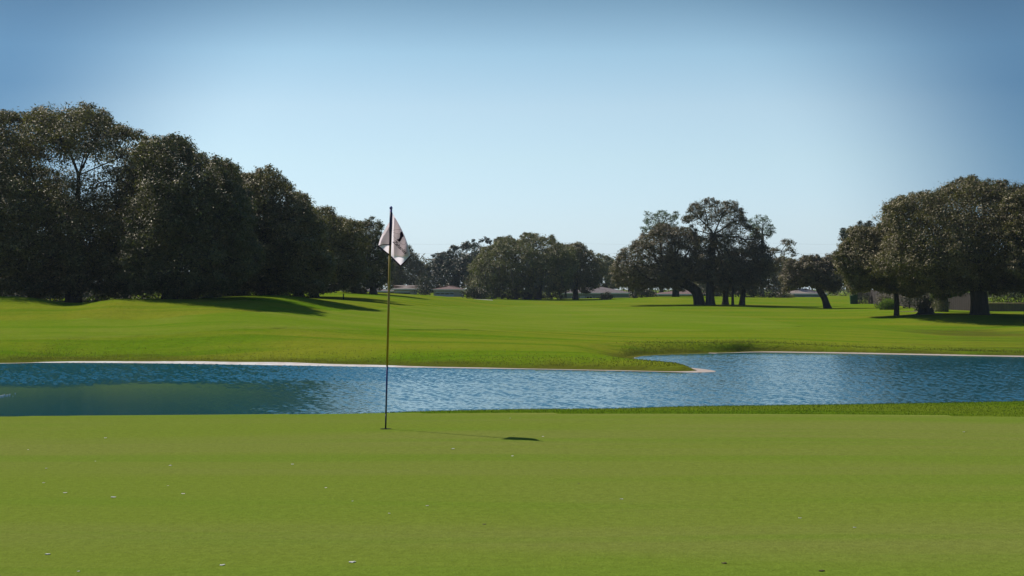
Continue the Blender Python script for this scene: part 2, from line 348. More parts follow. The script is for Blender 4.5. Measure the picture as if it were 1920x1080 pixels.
# putting green, a close-mown sheet on the ground, smooth outline
def sheet(name, outline, mat, lift, step=.25, dense=None):
    """drape a triangulated outline on the terrain"""
    pts = np.array(outline); c = pts.mean(0)
    bm = bmesh.new(); x0, y0 = pts.min(0); x1, y1 = pts.max(0)
    nx = max(2, int((x1-x0)/step)); ny = max(2, int((y1-y0)/step))
    xs = np.linspace(x0, x1, nx); yy = np.linspace(y0, y1, ny); gx, gy = np.meshgrid(xs, yy)
    ins = inside(gx.ravel(), gy.ravel(), pts)
    # pull outside vertices onto the outline so the edge is clean
    gxr, gyr = gx.ravel().copy(), gy.ravel().copy(); near = np.full(gxr.shape, 1e18); cx = gxr.copy(); cy = gyr.copy()
    n = len(pts)
    for i in range(n):
        a, b = pts[i], pts[(i+1) % n]; dd = b - a; t = np.clip(((gxr-a[0])*dd[0]+(gyr-a[1])*dd[1])/(dd@dd+1e-12), 0, 1)
        qx, qy = a[0]+t*dd[0], a[1]+t*dd[1]; ds = (gxr-qx)**2+(gyr-qy)**2; m = ds < near; near[m] = ds[m]; cx[m] = qx[m]; cy[m] = qy[m]
    bm.free()
    q = grid_faces(ny, nx); keep = ins[q].any(1); q = q[keep]
    out_ = ~ins; gxr[out_] = cx[out_]; gyr[out_] = cy[out_]
    used = np.unique(q); remap = -np.ones(len(gxr), int); remap[used] = np.arange(len(used)); q = remap[q]
    gz = terrain(gxr[used], gyr[used]) + np.where(out_[used], -.02, lift)
    return mesh_np(name, np.stack([gxr[used], gyr[used], gz], 1), q, mat)
go = catmull([(-14, -8), (-14, 8), (-9, 15.5), (-5, 18.6), (-1.6, 18.55), (0.3, 18.35), (2.4, 18.25), (5.2, 18.15), (8.5, 17.8), (12, 15), (15, 8), (15, -8), (0, -12), (-14, -8)], 10)[:-1]
green = sheet('putting_green', go, M['green'], .012, .16); tag(green, kind='structure')
fo = [P(*q) for q in [(-200, 600, 92), (120, 598, 93), (400, 598, 94), (620, 588, 106), (820, 574, 150), (1000, 569, 200), (1120, 572, 190), (1250, 580, 165), (1400, 590, 150),
      (1500, 606, 128), (1480, 616, 117), (1300, 622, 108), (1050, 625, 100), (700, 626, 90), (300, 628, 84), (-200, 632, 83)]]
fo = catmull([(p.x, p.y) for p in fo] + [(fo[0].x, fo[0].y)], 8)[:-1]
fw = sheet('fairway', fo, M['fairway'], .03, .7); tag(fw, kind='structure')
# pond water
def waves(x, y):
    rg = np.random.default_rng(21); h = np.zeros(x.shape)
    for i in range(40):
        lam = .11 * (3.2 ** rg.random()); th = rg.normal(1.25, .8); kx, ky = 2*np.pi/lam*np.cos(th), 2*np.pi/lam*np.sin(th); h += lam * .0036 * np.sin(kx*x + ky*y + rg.uniform(0, 6.28))
    return h
def ruffle_mask(x, y):
    w = 1.6*np.sin(x*.31 + 1.3) + 1.2*np.sin(y*.23 + x*.11) + .9*np.sin(x*.9 + y*.7)
    sm = lambda v, a, b: (lambda t: t*t*(3-2*t))(np.clip((v - a)/(b - a), 0, 1))
    return np.maximum(sm(x + w + .25*(y - 50), -14.5, -2), sm(y + .9*w - .12*x, 58, 64.5) * (1 + 1.1*sm(-x, -4, 8)))
wy = np.concatenate([[20, 24, 26], np.arange(27, 34, .5), np.arange(34, 92, .062), [94, 100]]); wu = np.concatenate([[-12, -5, -1.2, -.5], np.arange(-.325, .3251, .00078), [.5, 1.2, 5, 12]])
wY = np.repeat(wy[:, None], len(wu), 1); wX = wu[None] * np.maximum(wY, 44) * .96
edge = np.clip((np.abs(wu)[None] < .33) * np.clip((wY - 34) / 2, 0, 1) * (wY < 91), 0, 1)
wZ = WATER + waves(wX, wY) * (.02 + .98*ruffle_mask(wX, wY)) * edge
wat = mesh_np('pond_water', np.stack([wX, wY, wZ], 2).reshape(-1, 3), grid_faces(len(wy), len(wu)), M['water']); tag(wat, kind='structure')
# pale sand strip at the waterline
def shore_strip():
    ln = SH[(SH[:, 0] > -40) & (SH[:, 0] < 60)]
    seg = np.r_[0, np.cumsum(np.hypot(*np.diff(ln, axis=0).T))]; s = np.arange(0, seg[-1], .25)
    x = np.interp(s, seg, ln[:, 0]); y = np.interp(s, seg, ln[:, 1]); tx = np.gradient(x); ty = np.gradient(y); L = np.hypot(tx, ty); nx, ny = -ty/L, tx/L
    px = 960 + x / y * F
    w = np.interp(px, [-200, 60, 130, 250, 500, 700, 800, 1000, 1250, 1330, 1345, 1420, 1450, 1600, 1800, 1920], [.05, .10, .55, 1.15, 1.25, .75, .28, .12, .14, .50, .08, .22, .42, .42, .45, .42])
    inner = (px > 1150) & (px < 1330) & (y > 72); w = np.where(inner, .01, w)
    w = w * (.85 + .22 * np.sin(s * .33) * np.sin(s * .17 + 1) + .08 * np.sin(s * 1.3)); w = np.maximum(w, .01)
    cols = np.linspace(0, 1, 6); vx = x[:, None] + nx[:, None] * (cols[None] * (w[:, None] + np.minimum(.3, w[:, None])) - np.minimum(.3, w[:, None])); vy = y[:, None] + ny[:, None] * (cols[None] * (w[:, None] + np.minimum(.3, w[:, None])) - np.minimum(.3, w[:, None]))
    vz = np.maximum(terrain(vx, vy), WATER - .02) + .02
    o = mesh_np('sand_shore', np.stack([vx, vy, vz], 2).reshape(-1, 3), grid_faces(len(s), 6)[:, ::-1], M['sand']); tag(o, kind='structure')
shore_strip()
# ragged grass blades where a turf edge stands against something behind it
def grass_blades(name, pts, hgt, wid, mat, rng, parent=None):
    n = len(pts); a = rng.uniform(0, 2*np.pi, n); h = hgt * rng.uniform(.5, 1.25, n); w = wid * rng.uniform(.7, 1.3, n)
    ln = rng.normal(0, .35, (n, 2)) * h[:, None]; dx = np.cos(a) * w; dy = np.sin(a) * w
    b = pts; v = np.empty((n, 3, 3)); v[:, 0] = b - np.stack([dx, dy, np.zeros(n)], 1); v[:, 1] = b + np.stack([dx, dy, np.zeros(n)], 1)
    v[:, 2] = b + np.stack([ln[:, 0], ln[:, 1], h], 1)
    return mesh_np(name, v.reshape(-1, 3), np.arange(3*n).reshape(-1, 3), mat, parent, smooth=False)
def simple_leaf(name, a, b, trans=.35):
    t = NT(name); g = t.n('ShaderNodeNewGeometry'); c = t.mix(a, b, g.outputs['Random Per Island']); tr = t.n('ShaderNodeBsdfTranslucent'); t.l(c, tr.inputs[0])
    m = t.n('ShaderNodeMixShader'); m.inputs[0].default_value = trans; t.l(t.bsdf(c, .7, .15), m.inputs[1]); t.l(tr.outputs[0], m.inputs[2]); return t.done(m.outputs[0])
M['blade'] = simple_leaf('grass_blade', (.080, .150, .008), (.150, .200, .015)); M['blade_dry'] = simple_leaf('bank_grass_blade', (.110, .150, .012), (.180, .190, .030), .5)
r2 = np.random.default_rng(3)
n = 90000; bx = r2.uniform(-7.5, 8, n); by = 17.6 + r2.uniform(0, 4.2, n)
ok = ~inside(bx, by, go); bx, by = bx[ok], by[ok]
o = grass_blades('fringe_grass', np.stack([bx, by, terrain(bx, by) - .004], 1), .019, .003, M['blade'], r2); tag(o, 'short collar grass on the near lip above the pond', 'grass', kind='stuff')
n = 24000; k = r2.integers(0, len(SH) - 1, n); tt = r2.random(n); pts = SH[k] * (1 - tt)[:, None] + SH[k + 1] * tt[:, None]
sel = (pts[:, 0] > -26) & (pts[:, 0] < 30); pts = pts[sel]; n = len(pts); pts = pts + np.stack([r2.normal(0, .3, n), 1.0 + r2.exponential(1.5, n)], 1)
ok = inside(pts[:, 0], pts[:, 1], LAND) & (seg_dist(pts[:, 0], pts[:, 1], SH) > np.interp(960 + pts[:, 0] / pts[:, 1] * F, [-200, 60, 130, 250, 500, 700, 800], [.4, .4, .7, 1.3, 1.4, .9, .5])); pts = pts[ok]
o = grass_blades('bank_grass', np.column_stack([pts, terrain(pts[:, 0], pts[:, 1]) - .01]), .055, .02, M['blade_dry'], r2); tag(o, 'rougher grass on the far bank of the pond', 'grass', kind='stuff')

# ------------------------------------------------------------------ trees
def leaf_mesh(name, C, N, size, mat, rng, parent, flat=1.0):
    n = len(C)
    d = rng.normal(0, 1, (n, 3)); d /= np.linalg.norm(d, axis=1)[:, None]
    nn = N * flat + rng.normal(0, .42, (n, 3)); nn /= np.linalg.norm(nn, axis=1)[:, None]
    a = np.cross(nn, d); a /= np.linalg.norm(a, axis=1)[:, None] + 1e-9; b = np.cross(nn, a)
    s = size * rng.uniform(.6, 1.3, n)[:, None]; w = s * rng.uniform(.3, .5, n)[:, None]
    v = np.empty((n, 4, 3)); v[:, 0] = C - a*s*.5; v[:, 1] = C + b*w*.5 + nn*s*.06; v[:, 2] = C + a*s*.5; v[:, 3] = C - b*w*.5 + nn*s*.06
    return mesh_np(name, v.reshape(-1, 3), np.arange(4*n).reshape(-1, 4), mat, parent, smooth=False)
def tree(name, label, cat, trunk, outline, D, mat='oak', rl=1.25, leaf=.2, lobes=200, lpc=26, tr=.5, fork=.35, holes=(), depth=1.0, group=None, seed=1, moss=False, limb_sides=5, thin=0., flare=1.5, extra_trunks=(), twiggy=0.0):
    """trunk: [(px,py),...] base first; outline: crown polygon in view pixels, given real size at distance D and inflated to a rounded volume"""
    rng = np.random.default_rng(seed); k = D / F
    base = P(trunk[0][0], trunk[0][1], D); base.z = tz(base.x, base.y)
    root = empty(name, base); tag(root, label, cat, group); lobes = int(lobes * 1.45); lpc = lpc * 1.15
    poly = np.array([(P(a, b, D).x, P(a, b, D).z) for a, b in outline])
    pp = np.vstack([poly, poly[:1]]); sg = np.r_[0, np.cumsum(np.hypot(*np.diff(pp, axis=0).T))]; ss = np.arange(0, sg[-1], .35); qx = np.interp(ss, sg, pp[:, 0]); qz = np.interp(ss, sg, pp[:, 1])
    tx, tz_ = np.gradient(qx), np.gradient(qz); tl = np.hypot(tx, tz_) + 1e-9; am = sum(a_ * np.sin(ss * 2*np.pi/l_ + rng.uniform(0, 6.28)) for a_, l_ in ((.17, rl*4.1), (.17, rl*2.3), (.12, rl*1.3))) * rl
    sgn = 1 if (pp[:-1, 0]*pp[1:, 1] - pp[1:, 0]*pp[:-1, 1]).sum() > 0 else -1
    poly = np.stack([qx + tz_/tl*sgn*am, qz - tx/tl*sgn*am], 1)[::2]
    x0, z0 = poly.min(0); x1, z1 = poly.max(0)
    gx, gz = np.meshgrid(np.linspace(x0, x1, 40), np.linspace(z0, z1, 30)); gi = inside(gx.ravel(), gz.ravel(), poly)
    Rm = seg_dist(gx.ravel()[gi], gz.ravel()[gi], poly, True).max()
    Rd = max(Rm, .42 * (x1 - x0)) * depth
    cands = []; acc = np.zeros((0, 3)); rr = []
    tries = 0
    while len(acc) < lobes and tries < 60:
        tries += 1
        cx = rng.uniform(x0, x1, 400); cz = rng.uniform(z0, z1, 400); i = inside(cx, cz, poly); cx, cz = cx[i], cz[i]
        if not len(cx): continue
        d = seg_dist(cx, cz, poly, True); q = np.clip(d / Rm, 0, 1); hw = Rd * np.sqrt(1 - (1 - q)**2)
        cy = rng.uniform(-1, 1, len(cx)) * hw; rad = np.minimum(rl * rng.uniform(.7, 1.25, len(cx)), np.maximum(d * 1.0, .35 * rl))
        core = (np.abs(cy) < .55 * hw) & (q > .45)
        for j in range(len(cx)):
            if core[j] and rng.random() < .6: continue
            if d[j] < rad[j] * .45: continue
            bad = False
            for hx, hy, hr in holes:
                h = P(hx, hy, D)
                if (cx[j] - h.x)**2 + (cz[j] - h.z)**2 < (hr * k + rad[j] * .6)**2: bad = True; break
            if bad: continue
            p = np.array([cx[j], D + cy[j], cz[j]])
            if len(acc) and (np.linalg.norm(acc - p, axis=1) < rad[j] * .68).any(): continue
            acc = np.vstack([acc, p]); rr.append(rad[j])
            if len(acc) >= lobes: break
    rr = np.array(rr); bl = np.array(base)
    # skeleton
    nodes = []; par = []; kind = []
    for a, b in trunk:
        p = np.array(P(a, b, D)); 
        if not nodes: p[2] = base.z - .15
        nodes.append(p); par.append(len(nodes) - 2)
    nt_ = len(nodes); f = nodes[-1]
    order = np.argsort(np.linalg.norm((acc - f) * [1, 1, 1], axis=1)); NP = [nodes[-1]]; idx = [nt_ - 1]; pl = [0.0]
    dist0 = {nt_ - 1: 0.0}; tip = []
    for o_ in order:
        p = acc[o_]; Q = np.array(NP); dd = np.linalg.norm(Q - p, axis=1); cost = dd + .55 * np.array(pl)
        cost = np.where(dd < .2, 1e9, cost); j = int(np.argmin(cost)); a = Q[j]
        L = dd[j]; seg = max(1, int(L / 1.6)); prev = idx[j]; ppl = pl[j]
        for s_ in range(1, seg + 1):
            t = s_ / seg; q = a * (1 - t) + p * t
            if s_ < seg: q = q + rng.normal(0, .10 * L / seg + .05, 3) + np.array([0, 0, .12 * L * math.sin(math.pi * t)])
            nodes.append(q); par.append(prev); prev = len(nodes) - 1; ppl += L / seg; NP.append(q); idx.append(prev); pl.append(ppl)
        tip.append((prev, o_))
    # clump centres hang off the lobes
    CC = []; CL = []; CN = []; twigs = []
    for prev, o_ in tip:
        r = rr[o_]; m = max(5, int(13 * (r / rl)**1.6)); dv = rng.normal(0, 1, (m, 3)); dv[:, 2] = np.abs(dv[:, 2]) * rng.choice([1, 1, 1, -.7], m)
        dv /= np.linalg.norm(dv, axis=1)[:, None]; cc = acc[o_] + dv * r * rng.uniform(.55, 1.0, m)[:, None] * [1, 1, .8]
        for q, dn in zip(cc, dv):
            if rng.random() < thin: continue
            if rng.random() < .5: twigs.append((prev, q))
            CC.append(q); CN.append(dn); CL.append(r)
    ch = [0.0] * len(nodes); rad = [0.0] * len(nodes)
    for i in range(len(nodes)): ch[i] += 1 if i >= nt_ else 0
    for i in range(len(nodes) - 1, 0, -1):
        if par[i] >= 0: ch[par[i]] += ch[i]
    tot = max(ch[nt_ - 1], 1)
    for i in range(len(nodes)): rad[i] = max(.018, tr * .78 * (ch[i] / tot)**.56)
    for i in range(nt_): rad[i] = tr * (flare if i == 0 else (1.0 if i < nt_ - 1 else .88))
    mb = MB(); O = Vector(base)
    # trunk proper
    tp = [Vector(nodes[i]) - O for i in range(nt_)]; trd = [rad[i] for i in range(nt_)]
    if len(tp) >= 2:
        q = []; rq = []
        c3 = catmull([tuple(p) for p in tp], 5)
        for ii, pp in enumerate(c3):
            tt = ii / (len(c3) - 1); q.append(Vector(pp)); fl = flare if ii == 0 else 1 + (flare - 1) * max(0, 1 - tt * 3.2)**2
            rq.append(tr * fl * (1 - .14 * tt))
        mb.tube(q, rq, 12)
    childs = {}
    for i in range(nt_, len(nodes)): childs.setdefault(par[i], []).append(i)
    for i in range(nt_, len(nodes)):
        a = Vector(nodes[par[i]]) - O; b = Vector(nodes[i]) - O; ra = min(rad[par[i]], rad[i] * 1.35)
        mb.tube([a, b], [ra, rad[i]], limb_sides if rad[i] < .12 else 8, cap=False)
    for prev, q in twigs:
        a = Vector(nodes[prev]) - O; b = Vector(q) - O; mb.tube([a, (a + b) / 2 + Vector((0, 0, .08)), b], [.022, .015, .008], 3, cap=False)
    for et in extra_trunks:
        tp = [P(a, b, D) for a, b in et[1:]]; tp[0].z = tz(tp[0].x, tp[0].y) - .15; mb.tube([Vector(p) - O for p in tp], [et[0] * 1.35] + [et[0] * .9] * (len(tp) - 1), 9)
    mb.build('trunk', M['bark'], root, smooth=True)
    CC = np.array(CC); CN = np.array(CN); CL = np.array(CL); m = len(CC)
    if m:
        cr_ = np.clip(.27 * CL, .16, .40)[:, None]
        n_per = np.maximum(4, (lpc * rng.uniform(.5, 1.4, m)).astype(int)); ii = np.repeat(np.arange(m), n_per)
        off = rng.normal(0, 1, (len(ii), 3)) * cr_[ii] * [.85, .85, .55]
        L = CC[ii] + off; N = CN[ii] * .5 + off / (np.linalg.norm(off, axis=1)[:, None] + 1e-6) * .4 + [0, 0, .5]
        leaf_mesh('crown', L - np.array(O), N, leaf, M[mat], rng, root)
    if moss:
        mb = MB(); 
        for _ in range(moss):
            q = CC[rng.integers(m)]
            if q[2] > z0 + .62 * (z1 - z0): continue
            ln = rng.uniform(.5, 1.7)
            for s_ in range(4):
                a = Vector(q + rng.normal(0, .22, 3)) - O; mb.tube([a, a + Vector((rng.normal(0, .05), rng.normal(0, .05), -ln * .5)), a + Vector((rng.normal(0, .1), rng.normal(0, .1), -ln))], [.05, .06, .012], 3, cap=False)
        mo = mb.build('hanging_moss', M['twig'], root); mo['kind'] = 'stuff'
    return root
def bush(name, label, cat, outline, D, mat='shrub', leaf=.14, n=6000, group=None, seed=1, depth=.9, holes=False):
    rng = np.random.default_rng(seed); poly = np.array([(P(a, b, D).x, P(a, b, D).z) for a, b in outline]); x0, z0 = poly.min(0); x1, z1 = poly.max(0)
    bx = (x0 + x1) / 2; gz = tz(bx, D); root = empty(name, (bx, D, gz)); tag(root, label, cat, group); O = np.array([bx, D, gz])
    poly2 = np.vstack([poly]); lo = poly[:, 1] < z0 + .12 * (z1 - z0); poly2[lo, 1] = np.minimum(poly2[lo, 1], gz)
    z0 = min(z0, gz)
    cx = rng.uniform(x0, x1, 3000); cz = rng.uniform(z0, z1, 3000); i = inside(cx, cz, poly2); cx, cz = cx[i], cz[i]
    d = seg_dist(cx, cz, poly2, True); Rm = d.max(); q = np.clip(d / Rm, 0, 1); hw = max(Rm, .3 * (x1-x0)) * depth * np.sqrt(1 - (1-q)**2); r = .12 * (z1 - z0) + .12
    nc = max(20, min(len(cx), int(60 * (x1-x0) * (z1-z0) / 6 + 40))); cy = rng.uniform(-1, 1, len(cx)) * hw; c = np.stack([cx, D + cy, cz], 1)[d > r * .5][:nc]
    ii = rng.integers(0, len(c), n); off = rng.normal(0, 1, (n, 3)) * r * [1, 1, .8] * .7; L = c[ii] + off; L[:, 2] = np.maximum(L[:, 2], gz + .02)
    leaf_mesh('foliage', L - O, off / (np.linalg.norm(off, axis=1)[:, None] + 1e-6) + [0, 0, .4], leaf, M[mat], rng, root)
    for s_ in range(4):
        a = c[rng.integers(len(c))]; b = Vector((a[0] - bx + rng.normal(0, .15), (a[1] - D) * .6, -.08)); t = Vector(a - O)
        MB().tube([b, (b + t) / 2 + Vector((rng.normal(0, .1), 0, .05)), t], [.05, .035, .012], 5).build('stem', M['bark'], root, smooth=True)
    return root
G_L = 'oaks of the dense grove on the left'; G_C = 'trees of the clump in the middle of the course'; G_F = 'trees along the far houses'
exec_trees = True
# --- left grove
tree('oak_tree', 'tallest oak, at the left edge of the photo, sky showing through its spreading limbs', 'tree', [(138, 566), (137, 500), (140, 450), (146, 400)],
     [(-120, 330), (-80, 245), (-20, 218), (30, 210), (80, 200), (130, 196), (175, 208), (212, 212), (238, 235), (278, 252), (300, 290), (310, 350), (330, 430), (322, 500), (290, 555), (150, 558), (60, 555), (-80, 552), (-110, 420)],
     114, 'oak', 1.45, .19, 640, 30, .50, holes=[(108, 312, 9), (132, 325, 14), (160, 338, 17), (185, 328, 10), (212, 322, 9), (60, 258, 2), (250, 292, 3), (150, 360, 9)], depth=1.1, flare=1.3, group=G_L, seed=11)
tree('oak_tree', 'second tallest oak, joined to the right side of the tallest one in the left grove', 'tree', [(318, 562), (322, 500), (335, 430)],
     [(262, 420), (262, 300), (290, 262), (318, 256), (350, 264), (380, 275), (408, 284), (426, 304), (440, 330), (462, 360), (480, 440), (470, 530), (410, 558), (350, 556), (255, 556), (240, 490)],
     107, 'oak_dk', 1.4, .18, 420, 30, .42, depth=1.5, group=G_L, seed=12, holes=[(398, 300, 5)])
tree('oak_tree', 'round-topped oak third down the slope of the left grove, brown toned', 'tree', [(500, 560), (498, 510), (490, 450)],
     [(380, 400), (405, 340), (440, 326), (475, 316), (508, 316), (540, 336), (562, 356), (588, 378), (600, 415), (625, 470), (620, 535), (560, 556), (500, 556), (400, 558), (370, 470)],
     119, 'oak', 1.2, .18, 340, 30, .36, depth=1.0, group=G_L, seed=13)
tree('oak_tree', 'low rounded oak at the right end of the left grove with a pale trunk foot', 'tree', [(590, 557), (588, 520), (592, 490)],
     [(500, 480), (520, 420), (560, 396), (600, 388), (640, 398), (668, 415), (690, 450), (690, 520), (650, 550), (540, 554), (490, 530)],
     142, 'oak', 1.1, .19, 220, 28, .36, depth=1.1, group=G_L, seed=14)
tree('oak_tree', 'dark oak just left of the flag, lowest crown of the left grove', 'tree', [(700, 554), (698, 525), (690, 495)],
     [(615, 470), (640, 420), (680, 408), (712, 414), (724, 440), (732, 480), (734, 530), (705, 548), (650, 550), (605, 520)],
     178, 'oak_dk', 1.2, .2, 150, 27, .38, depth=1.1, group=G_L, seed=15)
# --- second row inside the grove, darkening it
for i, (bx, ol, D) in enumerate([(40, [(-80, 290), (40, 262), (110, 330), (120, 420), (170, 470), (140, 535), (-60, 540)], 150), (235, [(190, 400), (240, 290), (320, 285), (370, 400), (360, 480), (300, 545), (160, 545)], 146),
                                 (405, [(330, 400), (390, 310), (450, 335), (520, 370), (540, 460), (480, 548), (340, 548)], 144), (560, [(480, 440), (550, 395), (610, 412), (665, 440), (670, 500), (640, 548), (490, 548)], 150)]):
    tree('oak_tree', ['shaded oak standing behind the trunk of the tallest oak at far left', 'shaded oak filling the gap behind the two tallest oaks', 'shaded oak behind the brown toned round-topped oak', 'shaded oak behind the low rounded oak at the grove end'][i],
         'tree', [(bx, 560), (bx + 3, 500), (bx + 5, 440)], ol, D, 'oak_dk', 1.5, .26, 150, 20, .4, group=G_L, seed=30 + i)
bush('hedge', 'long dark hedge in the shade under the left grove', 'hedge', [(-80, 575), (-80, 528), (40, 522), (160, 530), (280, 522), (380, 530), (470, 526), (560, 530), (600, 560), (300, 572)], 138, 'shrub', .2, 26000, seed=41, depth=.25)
bush('shrub', 'brownish yellow shrub lit under the low boughs of the left grove', 'shrub', [(405, 545), (400, 520), (425, 502), (460, 498), (490, 515), (492, 540), (450, 552)], 121, 'yellow', .15, 1700, seed=42)
bush('shrub', 'small pale bare shrub beside the low far house left of the flag', 'shrub', [(655, 548), (652, 537), (668, 530), (680, 538), (680, 548)], 235, 'twig', .22, 900, seed=43)
# --- far centre
tree('oak_tree', 'dark tree behind the flag, its crown sloping down to the right', 'tree', [(752, 553), (752, 530), (750, 505)],
     [(712, 480), (725, 455), (750, 450), (770, 462), (785, 480), (800, 495), (805, 532), (780, 542), (720, 542)], 325, 'oak_dk', 1.5, .28, 110, 26, .38, group=G_F, seed=51)
tree('magnolia_tree', 'glossy bluish tree with loose top between the flag and the wide olive oak', 'tree', [(856, 556), (858, 525), (862, 495)],
     [(790, 520), (808, 480), (832, 468), (855, 466), (872, 452), (895, 446), (925, 452), (930, 465), (910, 490), (900, 535), (860, 546), (800, 546)], 330, 'magnolia', 1.5, .42, 120, 20, .4, thin=.15, group=G_F, seed=52, holes=[(868, 474, 3), (905, 462, 3)])
tree('oak_tree', 'wide olive oak hung with grey moss in the middle of the far treeline', 'tree', [(990, 560), (992, 535), (996, 505)],
     [(880, 525), (888, 482), (915, 458), (950, 442), (990, 438), (1030, 443), (1062, 455), (1085, 490), (1080, 535), (1040, 553), (940, 553), (885, 548)], 262, 'oak_olive', 1.6, .27, 270, 30, .6, group=G_F, seed=53, moss=220, extra_trunks=[(.3, (968, 560), (965, 530), (960, 510)), (.35, (1010, 560), (1015, 530), (1022, 505))])
tree('oak_tree', 'darker oak touching the right side of the wide mossy olive oak', 'tree', [(1079, 560), (1079, 540), (1078, 510)],
     [(1025, 470), (1050, 452), (1085, 455), (1115, 470), (1132, 492), (1134, 530), (1110, 550), (1050, 552), (1025, 530)], 270, 'oak', 1.4, .27, 140, 28, .42, group=G_F, seed=54)
tree('oak_tree', 'small hazy tree peeking out between the mossy oak group and the middle clump', 'tree', [(1137, 552), (1137, 530), (1136, 505)],
     [(1108, 490), (1120, 478), (1145, 480), (1160, 495), (1160, 540), (1115, 540)], 330, 'oak_olive', 1.5, .3, 60, 26, .3, group=G_F, seed=55)
bush('shrub', 'round green shrub at the left foot of the wide mossy oak', 'shrub', [(865, 558), (864, 545), (880, 537), (905, 540), (925, 548), (925, 560)], 250, 'shrub', .26, 2600, seed=56)
bush('shrub', 'low dark undergrowth below the wide mossy oak', 'shrub', [(920, 560), (920, 548), (960, 545), (1010, 549), (1050, 550), (1062, 560)], 266, 'shrub', .26, 4500, seed=57)
bush('shrub', 'sunlit brownish bush on the left flank of the wide mossy oak', 'shrub', [(875, 545), (868, 525), (890, 512), (925, 520), (930, 545)], 268, 'oak_brown', .26, 2400, seed=58)
bush('shrub', 'dark bush filling the gap between two far garages right of the flag', 'shrub', [(780, 557), (780, 528), (792, 512), (806, 515), (812, 540), (811, 557)], 300, 'shrub', .28, 2400, seed=59)
bush('shrub', 'round dark bush in front of the grey-walled far house', 'shrub', [(1126, 560), (1126, 552), (1138, 547), (1150, 552), (1150, 559)], 255, 'shrub', .22, 1200, seed=60)
# --- middle clump
tree('oak_tree', 'low wide oak leaning left, its heavy crown spreading over the left of the middle clump', 'tree', [(1312, 571), (1306, 548), (1290, 535), (1272, 528)],
     [(1142, 520), (1150, 480), (1175, 465), (1200, 440), (1225, 425), (1262, 418), (1300, 430), (1320, 470), (1330, 530), (1290, 545), (1240, 545), (1190, 545), (1150, 540)], 196, 'oak_brown', 1.15, .21, 250, 24, .62, depth=.7, thin=.12, group=G_C, seed=61, flare=1.25)
tree('oak_tree', 'tallest open-crowned oak standing above the middle clump, sky showing through', 'tree', [(1332, 571), (1331, 530), (1335, 480), (1338, 440)],
     [(1282, 400), (1300, 378), (1330, 371), (1360, 374), (1388, 385), (1395, 405), (1415, 425), (1440, 460), (1440, 520), (1400, 545), (1330, 545), (1300, 510), (1295, 450)], 194, 'oak_brown', 1.05, .21, 250, 19, .44, depth=.6, thin=.2, group=G_C, seed=62,
     holes=[(1316, 434, 5), (1306, 424, 3), (1352, 420, 1), (1400, 440, 2)])
tree('oak_tree', 'third trunk of the middle clump, straight with a shaded low crown', 'tree', [(1360, 571), (1361, 545), (1365, 510)],
     [(1325, 500), (1350, 470), (1390, 480), (1405, 520), (1385, 552), (1330, 550)], 197, 'oak_brown', 1.15, .23, 38, 26, .36, group=G_C, seed=63)
tree('young_oak_tree', 'thinnest trunk of the middle clump, fourth from the left', 'tree', [(1374, 572), (1374, 545), (1378, 520)],
     [(1352, 520), (1370, 490), (1395, 495), (1400, 530), (1380, 545), (1355, 545)], 193, 'oak_brown', 1., .22, 14, 24, .15, group=G_C, seed=64)
tree('oak_tree', 'rightmost trunk of the middle clump, tilting right under a ragged crown reaching far right', 'tree', [(1391, 572), (1394, 545), (1402, 515), (1415, 495)],
     [(1370, 500), (1385, 460), (1420, 455), (1440, 475), (1455, 455), (1480, 450), (1497, 468), (1492, 485), (1460, 495), (1450, 530), (1420, 550), (1380, 545)], 195, 'oak_brown', 1.1, .22, 95, 22, .30, thin=.2, depth=.8, group=G_C, seed=65, holes=[(1472, 478, 4)])
tree('hazy_tree', 'thin tree, tinted pale blue for haze, showing above the low wide oak', 'tree', [(1240, 556), (1240, 490), (1238, 430)],
     [(1205, 420), (1212, 398), (1240, 392), (1270, 400), (1275, 430), (1240, 445), (1205, 440)], 300, 'pale', 1.4, .26, 60, 12, .3, thin=.35, group=G_F, seed=66)
tree('hazy_tree', 'thin tree, tinted pale blue for haze, showing to the right of the tallest open-crowned oak', 'tree', [(1428, 556), (1428, 490), (1430, 440)],
     [(1400, 420), (1410, 400), (1440, 408), (1460, 430), (1445, 445), (1410, 450)], 300, 'pale', 1.4, .26, 55, 12, .3, thin=.35, group=G_F, seed=67)
tree('oak_tree', 'tree with a straight thick trunk on the low rise behind the middle clump', 'tree', [(1267, 555), (1267, 535), (1266, 510)],
     [(1215, 510), (1240, 480), (1290, 480), (1305, 510), (1290, 535), (1225, 538)], 238, 'oak_dk', 1.3, .25, 90, 26, .5, group=G_F, seed=68, flare=1.15)
tree('oak_tree', 'leaning oak standing alone right of the middle clump, rounded dark crown', 'tree', [(1552, 579), (1546, 560), (1537, 545), (1530, 525)],
     [(1462, 520), (1470, 495), (1500, 484), (1530, 478), (1560, 480), (1580, 495), (1590, 530), (1565, 548), (1500, 540), (1465, 545)], 180, 'oak_brown', 1.1, .21, 170, 27, .36, depth=.8, group=None, seed=69, flare=1.5)
